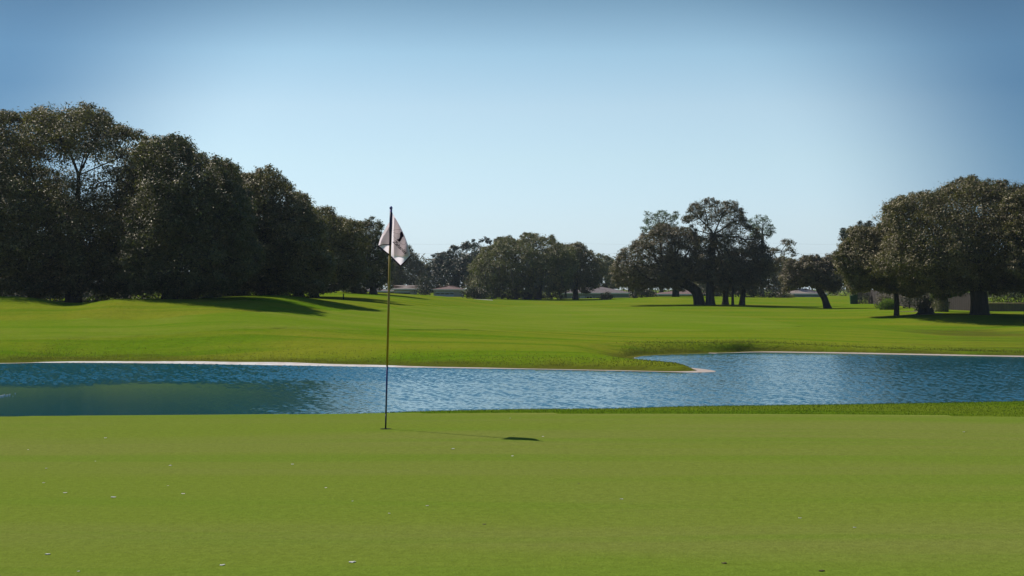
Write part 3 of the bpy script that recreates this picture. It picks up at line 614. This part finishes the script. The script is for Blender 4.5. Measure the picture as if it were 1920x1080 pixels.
# --- far backdrop trees on the right half
for i, (bx, ol, D, mt) in enumerate([(1180, [(1130, 540), (1140, 505), (1190, 500), (1225, 520), (1220, 545)], 345, 'oak_olive'), (1430, [(1390, 540), (1400, 500), (1450, 490), (1480, 505), (1480, 552)], 320, 'oak_dk'),
                                     (1345, [(1300, 545), (1310, 515), (1350, 505), (1395, 520), (1395, 550)], 330, 'oak_dk'), (1612, [(1575, 445), (1585, 425), (1610, 416), (1640, 420), (1655, 445), (1650, 520), (1590, 530)], 250, 'magnolia'),
                                     (1500, [(1470, 530), (1480, 500), (1515, 492), (1550, 505), (1560, 540)], 335, 'oak_dk'), (1030, [(980, 520), (1000, 490), (1060, 480), (1100, 500), (1120, 545), (990, 545)], 340, 'oak'),
                                     (690, [(620, 545), (620, 500), (660, 480), (720, 485), (760, 500), (770, 535)], 340, 'oak_dk')]):
    tree('oak_tree', ['distant olive tree above the roof of the grey-walled house', 'distant dark tree behind the right side of the middle clump', 'distant dark tree behind the trunks of the middle clump', 'distant bluish crown rising behind the small-trunked tree at right',
                      'distant dark tree above the brown-roofed house behind the leaning oak', 'distant tree right behind the wide mossy oak', 'distant dark tree above the long low house left of the flag'][i],
         'tree', [(bx, 556), (bx, 530), (bx, 505)], ol, D, mt, 1.7, .34, 90, 24, .3, group=G_F, seed=80 + i)
# --- right
tree('great_oak_tree', 'huge broad-domed oak at right with the thickest trunk, standing over its own shadow', 'tree', [(1837, 591), (1836, 560), (1832, 530), (1830, 500)],
     [(1640, 510), (1652, 460), (1656, 405), (1676, 376), (1715, 362), (1760, 350), (1800, 341), (1850, 338), (1895, 346), (1935, 350), (1985, 372), (2010, 430), (2010, 500), (1960, 545), (1880, 548), (1800, 553), (1700, 548)],
     141, 'oak', 1.55, .20, 680, 30, .74, depth=1.05, seed=91, flare=1.25, holes=[(1800, 388, 2)])
tree('oak_tree', 'smaller oak left of the huge one, slim dark trunk by the bright hedge', 'tree', [(1681, 584), (1681, 560), (1677, 540), (1672, 515)],
     [(1563, 480), (1578, 455), (1605, 430), (1640, 418), (1672, 422), (1700, 440), (1735, 470), (1760, 510), (1750, 552), (1700, 556), (1650, 550), (1600, 545), (1578, 520)], 147, 'oak', 1.1, .20, 340, 28, .22, depth=.75, seed=92, flare=1.3)
tree('oak_tree', 'oak cut off by the right edge of the photo, trunk at the very edge', 'tree', [(1927, 606), (1926, 570), (1926, 520)],
     [(1880, 420), (1895, 365), (1930, 345), (1990, 350), (2050, 380), (2080, 470), (2030, 540), (1940, 545), (1890, 500)], 133, 'oak', 1.3, .21, 200, 26, .27, seed=93)
tree('palm_like_shrub', 'yellow-green drooping shrub tree against the board fence left of the huge trunk', 'shrub', [(1775, 583), (1775, 565), (1772, 550)],
     [(1735, 540), (1745, 522), (1775, 512), (1805, 520), (1818, 545), (1800, 556), (1750, 560)], 158, 'yellow', .7, .2, 60, 22, .16, seed=94)
bush('hedge', 'bright yellow-green rounded hedge beside the slim dark trunk', 'hedge', [(1648, 581), (1650, 568), (1662, 561), (1676, 559), (1684, 566), (1684, 581)], 168, 'lime', .14, 4200, seed=95)
bush('shrub', 'dark shrub between the stump and the board fence', 'shrub', [(1716, 586), (1715, 560), (1735, 552), (1752, 560), (1760, 584)], 160, 'shrub', .16, 4200, seed=96)
bush('shrub', 'leafless greyish brush at the left end of the board fence', 'shrub', [(1600, 567), (1602, 548), (1618, 542), (1636, 550), (1640, 568)], 212, 'twig', .2, 1500, seed=97)
bush('shrub', 'dark red-brown shrub behind the bright hedge', 'shrub', [(1642, 575), (1645, 558), (1662, 550), (1680, 556), (1690, 575)], 176, 'oak_brown', .18, 2400, seed=98)
bush('shrub', 'pale-leaved shrub leaning on the board fence left of the huge trunk', 'shrub', [(1752, 585), (1750, 562), (1768, 552), (1780, 566), (1782, 586)], 157, 'oak_olive', .15, 1800, seed=99)
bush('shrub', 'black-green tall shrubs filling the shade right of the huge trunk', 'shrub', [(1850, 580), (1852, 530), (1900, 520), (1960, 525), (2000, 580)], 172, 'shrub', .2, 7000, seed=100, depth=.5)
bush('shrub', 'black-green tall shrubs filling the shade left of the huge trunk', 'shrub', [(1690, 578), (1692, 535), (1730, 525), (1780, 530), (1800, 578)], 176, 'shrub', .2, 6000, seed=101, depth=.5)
bush('shrub', 'dark hedge row on the skyline behind the trunks of the middle clump', 'hedge', [(1310, 558), (1315, 540), (1400, 535), (1470, 545), (1475, 560)], 262, 'shrub', .26, 6000, seed=102, depth=.3)
bush('shrub', 'green bushes at the right end of the grey-walled house', 'shrub', [(1180, 558), (1182, 543), (1205, 538), (1230, 545), (1232, 557)], 262, 'shrub', .25, 2600, seed=103)
bush('shrub', 'low bush in front of the brown-roofed house behind the leaning oak', 'shrub', [(1452, 560), (1452, 552), (1472, 548), (1490, 553), (1492, 560)], 262, 'oak_olive', .22, 1500, seed=104)

def far_wood():
    rng = np.random.default_rng(77); n = 90000; D = 430 + rng.normal(0, 9, n); px = rng.uniform(-500, 2400, n)
    cx = rng.uniform(-500, 2400, 900); ch = 494 + 10*np.sin(cx*.021) + 8*np.sin(cx*.053 + 2) + rng.normal(0, 5, 900); k = rng.integers(0, 900, n)
    t = rng.random(n)**.7; px = cx[k] + rng.normal(0, 9, n)*(.5 + .5*(1-t)); py = 560 - (560 - ch[k])*t + rng.normal(0, 2.0, n)
    C = np.stack([(px-960)/F*D, D, CAMZ - (py-540)/F*D], 1)
    o = leaf_mesh('far_wood', C, np.tile([0, 0, .6], (n, 1)), .75, M['oak_dk'], rng, None); tag(o, 'far dark line of woods behind all the houses', 'woods', kind='stuff')
far_wood()

# ------------------------------------------------------------------ houses
def hip_roof(mb, x0, x1, y0, y1, z, h, ov=.5, inset=None):
    inset = inset if inset is not None else (y1 - y0) / 2
    a = [(x0-ov, y0-ov, z), (x1+ov, y0-ov, z), (x1+ov, y1+ov, z), (x0-ov, y1+ov, z)]; ym = (y0 + y1) / 2
    b = [(x, y, z + .16) for x, y, _ in a]; r = [(x0 + inset, ym, z + h), (x1 - inset, ym, z + h)]
    mb.poly(a + b + r, [(0,3,2,1), (0,1,5,4), (1,2,6,5), (2,3,7,6), (3,0,4,7), (4,5,9,8), (5,6,9), (6,7,8,9), (7,4,8)])
def window(root, x0, x1, z0, z1, y, n=1):
    f = MB(); fw = .08
    f.box((x0-fw, y-.06, z0-fw), (x1+fw, y-.003, z0)); f.box((x0-fw, y-.06, z1), (x1+fw, y-.003, z1+fw)); f.box((x0-fw, y-.06, z0), (x0, y-.003, z1)); f.box((x1, y-.06, z0), (x1+fw, y-.003, z1))
    for i in range(1, n): xm = x0 + (x1-x0) * i / n; f.box((xm-.03, y-.06, z0), (xm+.03, y-.003, z1))
    o = f.build('window', M['white'], root); MB().box((x0, y-.03, z0), (x1, y-.008, z1)).build('pane', M['glass'], o)
def house(label, px0, px1, pyeave, pyridge, D, wall, roof, depth=8, garage=None, wins=(), door=None, inset=None, group='houses beyond the course'):
    x0, x1 = X_(px0, D), X_(px1, D); ze = P(0, pyeave, D).z; zr = P(0, pyridge, D + depth/2).z; xm = (x0+x1)/2; g = min(tz(xm, D), ze - 2.3) - .1
    root = empty('house', (xm, D, g)); tag(root, label, 'house', group); w = (x1 - x0) / 2; H = ze - g
    MB().box((-w, 0, 0), (w, depth, H)).build('wall', M[wall], root)
    mb = MB(); hip_roof(mb, -w, w, 0, depth, H, zr - ze, inset=inset); mb.build('roof', M[roof], root)
    MB().box((-w-.5, -.56, H-.02), (w+.5, -.5, H+.15)).build('gutter', M['white'], root)
    if garage:
        a, b = X_(garage[0], D) - xm, X_(garage[1], D) - xm; gd = MB().box((a, -.05, H-2.35), (b, -.004, H-.3)).build('garage_door', M['garage'], root)
        for i in range(4):
            t = (i + .5) / 4; c = a + (b-a)*t; MB().box((c-.38, -.07, H-.78), (c+.38, -.052, H-.52)).build('window', M['glass'], gd)
    for (a, b) in wins: window(root, X_(a, D)-xm, X_(b, D)-xm, H-1.5, H-.45, 0, 2)
    if door: c = X_(door, D) - xm; MB().box((c-.45, -.05, H-2.4), (c+.45, -.004, H-.35)).build('door', M['white'], root)
    return root
house('long low house in tree shade left of the flag with pinkish roof', 655, 742, 547, 541, 305, 'wall_tan', 'roof_grey', 8, wins=[(672, 680), (705, 715)], door=692)
house('small house just right of the flagstick with sunlit pale roof and grey garage door', 739, 777, 543, 535, 300, 'wall', 'roof_tan', 8, garage=(742, 768))
house('little white garage with four small door windows beside the bluish tree', 813, 868, 544, 536, 312, 'wall', 'roof_pink', 7, garage=(817, 851))
house('grey-walled house with brown hip roof right of the wide mossy oak', 1050, 1182, 551, 538, 285, 'wall_grey', 'roof_grey', 9, wins=[(1072, 1079), (1100, 1110), (1118, 1124)], door=1092)
house('red-roofed house half hidden by the rise behind the middle clump', 1236, 1332, 553, 543, 275, 'wall', 'roof_pink', 9)
house('brown-roofed house seen under the crown of the leaning oak', 1474, 1545, 552, 541, 290, 'wall_grey', 'roof_tan', 8, wins=[(1488, 1496), (1510, 1520)])
house('pink roof glimpsed through dark leaves of the left grove', -40, 130, 524, 514, 165, 'wall_tan', 'roof_pink', 9, wins=[(30, 50)])
# ------------------------------------------------------------------ fences
def fence(name, label, pts, hgt, mat, rail=None, posts=True, cat='fence'):
    a = pts[0]; root = empty(name, (a[0], a[1], tz(*a))); tag(root, label, cat); O = Vector(root.location)
    mb = MB(); rng = random.Random(5)
    for (p, q) in zip(pts[:-1], pts[1:]):
        p = Vector(p); q = Vector(q); L = (q-p).length; n = int(L/.15); d = (q-p)/L
        for i in range(n):
            c = p + d*(i+.5)*.15; z = tz(c.x, c.y); h = hgt + rng.uniform(-.02, .02); nrm = Vector((-d.y, d.x))
            e = d*.068; t = nrm*.012; B = [c-e-t, c+e-t, c+e+t, c-e+t]
            mb.poly([(b.x-O.x, b.y-O.y, z-O.z-.05) for b in B] + [(b.x-O.x, b.y-O.y, z-O.z+h) for b in B], [(0,3,2,1),(4,5,6,7),(0,1,5,4),(1,2,6,5),(2,3,7,6),(3,0,4,7)])
    mb.build('board_panel', M[mat], root)
    for (p, q) in zip(pts[:-1], pts[1:]):
        p = Vector(p); q = Vector(q); L = (q-p).length; n = max(1, int(L/2.4)); d = (q-p)/L; nrm = Vector((-d.y, d.x)) * .07
        for i in range(n + 1):
            c = p + d*L*i/n + nrm; z = tz(c.x, c.y); MB().box((c.x-O.x-.05, c.y-O.y-.05, z-O.z-.1), (c.x-O.x+.05, c.y-O.y+.05, z-O.z+hgt+.04)).build('post', M['wood'], root)
        if rail:
            za, zb = tz(p.x, p.y)-O.z+hgt+.03, tz(q.x, q.y)-O.z+hgt+.03; MB().tube([(p.x-O.x, p.y-O.y-.02, za), (q.x-O.x, q.y-O.y-.02, zb)], .05, 4).build('top_rail', M['wood'], root)
fence('board_fence', 'tall weathered board fence left of the huge oak trunk', [(X_(1628, 215), 215), (X_(1650, 205), 205), (X_(1700, 182), 182), (X_(1760, 170), 170), (X_(1822, 164), 164)], 1.75, 'fence')
fence('low_fence', 'low dark fence with a pale top rail right of the huge oak trunk', [(X_(1822, 163), 163), (X_(1990, 158), 158)], .72, 'fence_dk', rail=True)
# ------------------------------------------------------------------ small things
def ground_at(px, D): x = X_(px, D); return Vector((x, D, tz(x, D)))
for i, px in enumerate((1598, 1603.5)):
    r = empty('bin', ground_at(px, 208)); tag(r, ['dark green bin left of the wooden rail, outer one', 'taller dark green bin next to the wooden rail'][i], 'bin', 'green bins')
    h = .95 + .25*i; MB().poly([(-.22,-.22,0),(.22,-.22,0),(.22,.22,0),(-.22,.22,0),(-.28,-.28,h),(.28,-.28,h),(.28,.28,h),(-.28,.28,h)], [(0,3,2,1),(4,5,6,7),(0,1,5,4),(1,2,6,5),(2,3,7,6),(3,0,4,7)]).build('body', M['bin'], r, bevel=.02)
    MB().box((-.31, -.31, h+.003), (.31, .31, h+.07)).build('lid', M['bin'], r, bevel=.02)
r = empty('wooden_rail', ground_at(1616, 208)); tag(r, 'short wooden post rail right of the green bins', 'rail')
for dx in (-.8, -.27, .27, .8): MB().box((dx-.05, -.05, -.1), (dx+.05, .05, .85)).build('post', M['wood'], r)
MB().box((-.95, -.065, .853), (.95, .065, .95)).build('top_rail', M['wood'], r)
r = empty('marker_post', ground_at(644, 140)); tag(r, 'thin dark green marker post on the far turf left of the flag', 'post')
MB().box((-.045, -.045, -.1), (.045, .045, .42)).build('body', M['post'], r, bevel=.01); MB().box((-.055, -.055, .423), (.055, .055, .46)).build('cap', M['post'], r)
# stump
def stump():
    p = ground_at(1737, 146); r = empty('tree_stump', p); tag(r, 'low dark tree stump in bare soil left of the huge oak', 'stump'); mb = MB(); n = 18; rng = random.Random(2); v = []; hs = [(-.1, 1.35), (.12, 1.0), (.35, .82), (.5, .8)]
    for z, s in hs:
        for k in range(n): a = 2*math.pi*k/n; q = .55*s*(1+.14*math.sin(3*a)+.07*rng.random()); v.append((q*math.cos(a)*1.25, q*math.sin(a), z + (rng.uniform(-.04, .04) if z > .4 else 0)))
    f = [(i*n+k, i*n+(k+1) % n, (i+1)*n+(k+1) % n, (i+1)*n+k) for i in range(3) for k in range(n)]; f.append(tuple(3*n+k for k in range(n)))
    mb.poly(v, f); mb.build('stump_wood', M['bark'], r)
stump()
# bare soil patches and the cart path, draped on the turf
M['soil'] = mottled('bare_sandy_soil', (.17, .15, .05), .3, 2); M['path'] = mottled('concrete_path', (.46, .42, .38), .15, 2)
def patch(name, px, D, a, b, mat, lift=.02, seed=0):
    rg = random.Random(seed); c = ground_at(px, D); n = 16; pts = catmull([(c.x + a*math.cos(2*math.pi*k/n)*(1+rg.uniform(-.2, .2)), c.y + b*math.sin(2*math.pi*k/n)*(1+rg.uniform(-.2, .2))) for k in range(n)] + [], 3)
    o = sheet(name, pts, mat, lift, .35); tag(o, kind='structure')
patch('soil_ground', 1740, 146, 1.6, 1.4, M['soil'], .05, 1); patch('soil_ground', 1722, 158, 1.8, 1.0, M['soil'], .05, 2); patch('cart_path', 902, 236, 1.9, 8, M['path'], .06, 3)
# power lines and the pole by the far houses
M['wire'] = flat('dark_cable', (.05, .05, .05)); 
def wires():
    poles = [(200, 352), (610, 352), (1000, 352), (1350, 352), (1760, 352), (2200, 352)]; tops = []
    labs = {610: 'utility pole behind the right end of the left grove', 1000: 'utility pole behind the wide mossy oak', 1350: 'utility pole behind the tallest open-crowned oak', 1760: 'utility pole behind the huge oak on the right'}
    for px, D in poles:
        g = ground_at(px, D); zt = CAMZ + (540 - 449) / F * D; tops.append(Vector((g.x, g.y, zt)))
        if px in labs:
            r = empty('utility_pole', g); tag(r, labs[px], 'utility pole', 'utility poles')
            MB().tube([(0, 0, -.2), (0, 0, zt - g.z)], [.16, .11], 9).build('shaft', M['bark'], r, smooth=True); MB().box((-1.0, -.06, zt-g.z-.25), (1.0, -.17, zt-g.z-.13)).build('crossarm', M['wood'], r)
    for i, dz in enumerate((-.1, -2.0)):
        mb = MB()
        for a, b in zip(tops[:-1], tops[1:]): mb.tube([a.lerp(b, t) + Vector((0, 0, dz - .9*4*t*(1-t))) for t in np.linspace(0, 1, 13)], .007, 4, cap=False)
        o = mb.build('power_line', M['wire']); tag(o, ['upper faint power cable crossing the sky above the far trees', 'lower faint power cable crossing the sky above the far trees'][i], 'cable', 'power lines')
wires()

# ------------------------------------------------------------------ flagstick
D0 = 16.3; KZ = D0 / F / 7.2                       # metres per pixel of the enlarged flag drawing
def Z(a, b, dy=0): return Vector(((680 + a/7.2 - 960) / F * D0, D0 + dy, CAMZ - (370 + b/7.2 - 540) / F * D0))
base = ground_at(723, D0); base.z += .012
st = empty('flagstick', base); tag(st, 'thin golf flagstick standing in the hole, yellow above and blue below', 'flagstick')
top = Z(383, 132)
M['navy'] = flat('navy_sleeve', (.020, .014, .060), .5, .4); M['pole_y'] = flat('yellow_fibreglass', (.34, .22, .012), .35, .5); M['pole_b'] = flat('blue_fibreglass', (.045, .045, .19), .35, .5); M['pole_k'] = flat('black_ferrule', (.012, .012, .012), .4, .5)
M['cap'] = flat('violet_cap', (.10, .09, .34), .35, .5)
def on(t): return base.lerp(top, t) - base
def tfrom(py): return (806 - py) / (806 - 388.)
for nm, y0, y1, r0, r1, mt in [('ferrule', 812, 778, .0075, .008, 'pole_k'), ('lower_shaft', 778, 688, .008, .0088, 'pole_b'), ('upper_shaft', 688, 458, .0095, .0125, 'pole_y'), ('top_shaft', 458, 391, .0125, .012, 'cap')]:
    MB().tube([on(tfrom(y0)), on(tfrom((y0+y1)/2)), on(tfrom(y1))], [r0, (r0+r1)/2, r1], 14).build(nm, M[mt], st, smooth=True)
mb = MB(); mb.tube([on(tfrom(392)), on(tfrom(389.5)), on(tfrom(388)), on(tfrom(386))], [.0125, .0155, .013, .004], 14); mb.build('cap', M['cap'], st, smooth=True)
# the cup
cu = empty('golf_hole', base - Vector((0, 0, .006))); tag(cu, 'cup sunk in the green at the foot of the flagstick', 'golf hole'); n = 32
MB().poly([(.054*math.cos(2*math.pi*k/n), .054*math.sin(2*math.pi*k/n), .008) for k in range(n)], [tuple(range(n))]).build('shade_disc', M['dark'], cu)  # flat black disc, the shade inside the hole given as colour
mb = MB(); mb.poly([(r_*math.cos(2*math.pi*k/n), r_*math.sin(2*math.pi*k/n), .010) for r_ in (.052, .057) for k in range(n)], [(k, (k+1) % n, n+(k+1) % n, n+k) for k in range(n)]); mb.build('rim', mottled('worn_turf_edge', (.10, .09, .03), .2, 20), cu)
# the flag: cloth in folds, single and doubled layers
def cloth_mat(name, c, trans=.55, thin=.12):
    t = NT(name); n = t.noise(t.tc.outputs['Object'], 220, 2); col = t.mix(tuple(x*.9 for x in c), c, n); tr = t.n('ShaderNodeBsdfTranslucent'); t.l(col, tr.inputs[0])
    m = t.n('ShaderNodeMixShader'); m.inputs[0].default_value = trans; t.l(t.bsdf(col, .8, .15, t.bump(n, .2, .002)), m.inputs[1]); t.l(tr.outputs[0], m.inputs[2])
    tp = t.n('ShaderNodeBsdfTransparent'); m2 = t.n('ShaderNodeMixShader'); m2.inputs[0].default_value = thin; t.l(m.outputs[0], m2.inputs[1]); t.l(tp.outputs[0], m2.inputs[2])
    return t.done(m2.outputs[0])
M['cloth'] = cloth_mat('white_nylon', (.99, .88, .93), .92, .03); M['cloth2'] = cloth_mat('doubled_nylon_dimmed', (.66, .56, .54), .6, .03); M['purple'] = flat('purple_hem', (.035, .012, .05), .7, .2)  # back layer of the same cloth, its dimmer light put into the colour
M['ink'] = flat('dark_print', (.025, .01, .03), .7, .2); M['ink_lt'] = flat('grey_print', (.05, .035, .045), .7, .2)
def fold(a, b):                                     # depth of the hanging cloth at drawing position (a, b)
    return .045 * math.sin((a - 380) / 95.) * min(1, max(0, (b - 200) / 300.)) + .012 * math.sin((a + b*.25) / 28.) * min(1, max(0, (b - 250) / 400.))
fl = empty('golf_flag', Z(372, 500)); tag(fl, 'white golf flag with a purple hem hanging folded from the stick', 'flag'); FO = Vector(fl.location)
def cloth(name, pts, mat, off=0., thick=.0006, cuts=4, local=None):
    bm = bmesh.new(); vs = [bm.verts.new((a, 0, b)) for a, b in pts]; bm.faces.new(vs); bmesh.ops.triangulate(bm, faces=bm.faces)
    for _ in range(cuts): bmesh.ops.subdivide_edges(bm, edges=[e for e in bm.edges if e.calc_length() > 22], cuts=1, use_grid_fill=True); bmesh.ops.triangulate(bm, faces=bm.faces)
    for v in bm.verts: a, b = v.co.x, v.co.z; v.co = Z(a, b, fold(a, b) + off) - FO
    me = bpy.data.meshes.new(name); bm.to_mesh(me); bm.free(); me.materials.append(mat); me.polygons.foreach_set('use_smooth', [True]*len(me.polygons)); return link(bpy.data.objects.new(name, me), fl)
cloth('cloth', [(384, 206), (397, 206), (430, 258), (470, 325), (505, 395), (530, 440), (560, 510), (585, 575), (610, 650), (628, 720), (640, 792), (575, 858), (505, 922), (440, 855), (372, 785), (374, 650), (380, 400)], M['cloth'])
cloth('folded_back', [(412, 250), (425, 258), (465, 325), (500, 395), (555, 510), (605, 650), (634, 792), (520, 800), (403, 784), (406, 600), (408, 400)], M['cloth2'], .012)
cloth('side_fold', [(368, 330), (350, 345), (320, 400), (275, 480), (240, 560), (213, 655), (250, 690), (300, 730), (368, 783)], M['cloth'], .004)
cloth('side_back', [(366, 335), (350, 350), (320, 405), (275, 485), (240, 565), (218, 650), (290, 642), (366, 640)], M['cloth2'], .016)
def strip(name, pts, r, mat, off=-.003, n=6):
    q = []
    for (a, b), (c, d) in zip(pts[:-1], pts[1:]):
        for k in range(n): t = k/n; x, y = a+(c-a)*t, b+(d-b)*t; q.append(Z(x, y, fold(x, y)+off) - FO)
    x, y = pts[-1]; q.append(Z(x, y, fold(x, y)+off) - FO); return MB().tube(q, r, 5).build(name, mat, fl, smooth=True)
strip('hem', [(213, 655), (300, 728), (372, 787), (440, 857), (505, 924), (575, 860), (640, 793)], .0060, M['purple'], 0)
strip('hem', [(213, 655), (290, 640), (366, 640)], .0042, M['purple'], -.004)
strip('hem', [(370, 645), (370, 785)], .0040, M['purple'], -.016)
mb = MB(); mb.tube([Z(383, 200, -.002) - FO, Z(377, 420, -.002) - FO, Z(370, 645, -.002) - FO], [.0128, .0142, .0135], 12); mb.build('sleeve', M['navy'], fl, smooth=True)
# emblem and lettering printed on the cloth
def decal(name, polys, mat, off=-.0025):
    bm = bmesh.new()
    for pts in polys: bm.faces.new([bm.verts.new((a, 0, b)) for a, b in pts])
    bmesh.ops.triangulate(bm, faces=bm.faces)
    for v in bm.verts: a, b = v.co.x, v.co.z; v.co = Z(a, b, fold(a, b) + off) - FO
    me = bpy.data.meshes.new(name); bm.to_mesh(me); bm.free(); me.materials.append(mat); return link(bpy.data.objects.new(name, me), fl)
decal('emblem_figure', [[(507, 470), (520, 461), (534, 468), (534, 488), (529, 500), (549, 512), (548, 528), (533, 536), (524, 558), (508, 588), (494, 599), (476, 585), (460, 574), (464, 566), (484, 562), (496, 540), (500, 520), (506, 500), (500, 488)]], M['ink'])
strip('emblem_ring', [(405, 446), (440, 436), (480, 433), (515, 435)], .0009, M['ink_lt'], -.002); strip('emblem_ring', [(408, 468), (440, 484), (475, 492), (500, 492)], .0009, M['ink_lt'], -.002)
strip('emblem_ring', [(408, 515), (440, 550), (475, 585), (505, 615), (530, 632), (550, 637), (570, 630), (580, 610), (578, 590)], .0009, M['ink_lt'], -.002)
cu_ = bpy.data.curves.new('lettering', 'FONT'); cu_.body = 'Zaharias'; cu_.size = 1; cu_.shear = .35; cu_.offset = .018; tmp = bpy.data.objects.new('lettering_src', cu_); S.collection.objects.link(tmp)
bpy.context.view_layer.update(); me = tmp.to_mesh().copy(); bpy.data.objects.remove(tmp)
xs_ = [v.co.x for v in me.vertices]; wd = max(xs_) - min(xs_); ang = R(45); SC = 248 / wd
for v in me.vertices:
    lx, ly = (v.co.x - min(xs_)) * SC, v.co.y * SC * .92; a = 398 + lx*math.cos(ang) + ly*math.sin(ang); b = 598 + lx*math.sin(ang) - ly*math.cos(ang)
    v.co = Z(a, b, fold(a, b) - .003) - FO
me.materials.append(M['ink_lt']); link(bpy.data.objects.new('lettering', me), fl)

# ------------------------------------------------------------------ scraps lying on the green
M['petal'] = mottled('bleached_leaf', (.78, .76, .66), .12, 60, .8, .2); M['leaf_dry'] = mottled('dry_brown_leaf', (.10, .07, .03), .3, 60, .8, .2)
SCR = [(198, 819, 7, 0), (53, 841, 4, 0), (87, 878, 6, 0), (179, 864, 4, 0), (320, 873, 9, 0), (82, 906, 6, 0), (315, 911, 4, 0), (122, 925, 9, 0), (213, 933, 11, 0), (343, 926, 9, 0), (548, 871, 6, 0), (611, 914, 6, 0),
       (661, 938, 5, 0), (849, 844, 9, 0), (801, 946, 7, 0), (89, 1040, 13, 0), (417, 1057, 12, 0), (660, 1050, 17, 0), (147, 1071, 7, 0), (957, 787, 4, 0), (1018, 822, 5, 0), (961, 857, 6, 0), (1165, 933, 7, 0), (1500, 967, 8, 0),
       (1602, 984, 8, 0), (1807, 811, 7, 0), (908, 979, 9, 1), (1085, 906, 5, 1), (1357, 1049, 13, 1), (1540, 1063, 15, 1), (730, 960, 6, 0), (1812, 811, 4, 1)]
SCL = {213: 'large pale scrap left of centre on the green, brightest of the left cluster', 849: 'pale scrap just below the line of the flagstick shadow', 660: 'largest pale leaf scrap at the bottom of the photo near the flagstick column',
       89: 'round pale scrap near the bottom left corner of the green', 417: 'pale scrap near the bottom edge between two others', 1357: 'small dark leaf near the bottom edge right of centre', 1540: 'small dark leaf nearest the bottom right corner',
       908: 'dark crumpled leaf below the flag shadow', 1018: 'tiny pale scrap at the tip of the flag shadow', 1807: 'pale scrap far right near the green edge', 1085: 'tiny dark speck right of and below the flag shadow', 1500: 'faint pale scrap in the right half of the green', 1602: 'faint pale scrap farthest right in the lower green'}
SCM = {198: 'pale scrap highest on the left part of the green, near the water edge', 53: 'tiny pale speck at the left edge high on the green', 87: 'pale scrap at left just above the left cluster', 179: 'tiny speck up and right of the scrap at the upper left',
       320: 'flat pale scrap in the upper left third of the green', 82: 'pale scrap at far left in the middle of the green', 315: 'tiny speck between the two middle scraps of the left cluster', 122: 'flat wide pale scrap left of the brightest one',
       343: 'flat pale scrap right of the brightest one', 548: 'pale scrap in the upper green left of the flagstick', 611: 'pale scrap in mid green left of the flagstick', 661: 'faint scrap in mid green just left of the flagstick column',
       801: 'pale scrap in mid green just right of the flagstick column', 417: 'pale scrap at the bottom edge left of the largest scrap', 147: 'faint scrap at the very bottom beside the left corner', 957: 'tiny pale speck on the green right beside the pond collar',
       961: 'pale scrap below the middle of the flag shadow', 1165: 'faint scrap in the middle of the right half of the green', 1812: 'tiny brown leaf touching the pale scrap at far right', 730: 'tiny pale scrap alone in the lower middle of the green'}
rg = random.Random(4)
for px, py, s, kd in SCR:
    D = CAMZ * F / (py - 540); x = X_(px, D); w = s / F * D * .5; z = tz(x, D) + .0125; n = 9
    top_ = [(w*math.cos(2*math.pi*k/n)*rg.uniform(.7, 1.15), w*.8*math.sin(2*math.pi*k/n)*rg.uniform(.6, 1.2), w*rg.uniform(.04, .26)) for k in range(n)]
    mb = MB(); mb.poly([(0, 0, w*.22)] + top_ + [(a*.8, b*.8, 0) for a, b, c in top_], [(0, 1+k, 1+(k+1) % n) for k in range(n)] + [(1+k, 1+n+k, 1+n+(k+1) % n, 1+(k+1) % n) for k in range(n)])
    o = mb.build('fallen_leaf', M['leaf_dry' if kd else 'petal'], smooth=False); o.location = (x, D, z); o.rotation_euler = (0, 0, rg.uniform(0, 6))
    lab = SCL.get(px) or SCM.get(px)
    tag(o, lab if lab else 'tiny pale scrap among the scattered scraps on the putting green', 'leaf', 'scraps scattered on the green')
# froth at the left edge of the pond
fr = MB(); p = P(4, 743, shoreD(743)); rg = random.Random(9)
for k in range(40):
    a = rg.gauss(0, .10); b = rg.gauss(0, .5); r_ = rg.uniform(.008, .028); fr.tube([(a, b, -.01), (a, b, r_*.7), (a, b, r_)], [r_, r_*.8, r_*.2], 6)
o = fr.build('froth', flat('white_froth', (.62, .66, .66))); o.location = (p.x, p.y, WATER + .012); tag(o, 'small patch of white froth on the dark water at the left edge', 'froth')

# ------------------------------------------------------------------ haze
t = NT('thin_haze'); pv = t.n('ShaderNodeVolumePrincipled'); pv.inputs['Color'].default_value = (.80, .90, 1.0, 1); pv.inputs['Density'].default_value = .00014; pv.inputs['Anisotropy'].default_value = .2
t.l(pv.outputs[0], t.out.inputs['Volume'])
zmin = float(GZ.min()) - 1.2
hz = MB().box((-8000, -60, zmin), (8000, 2700, 45)).build('haze', t.m); tag(hz, kind='stuff')
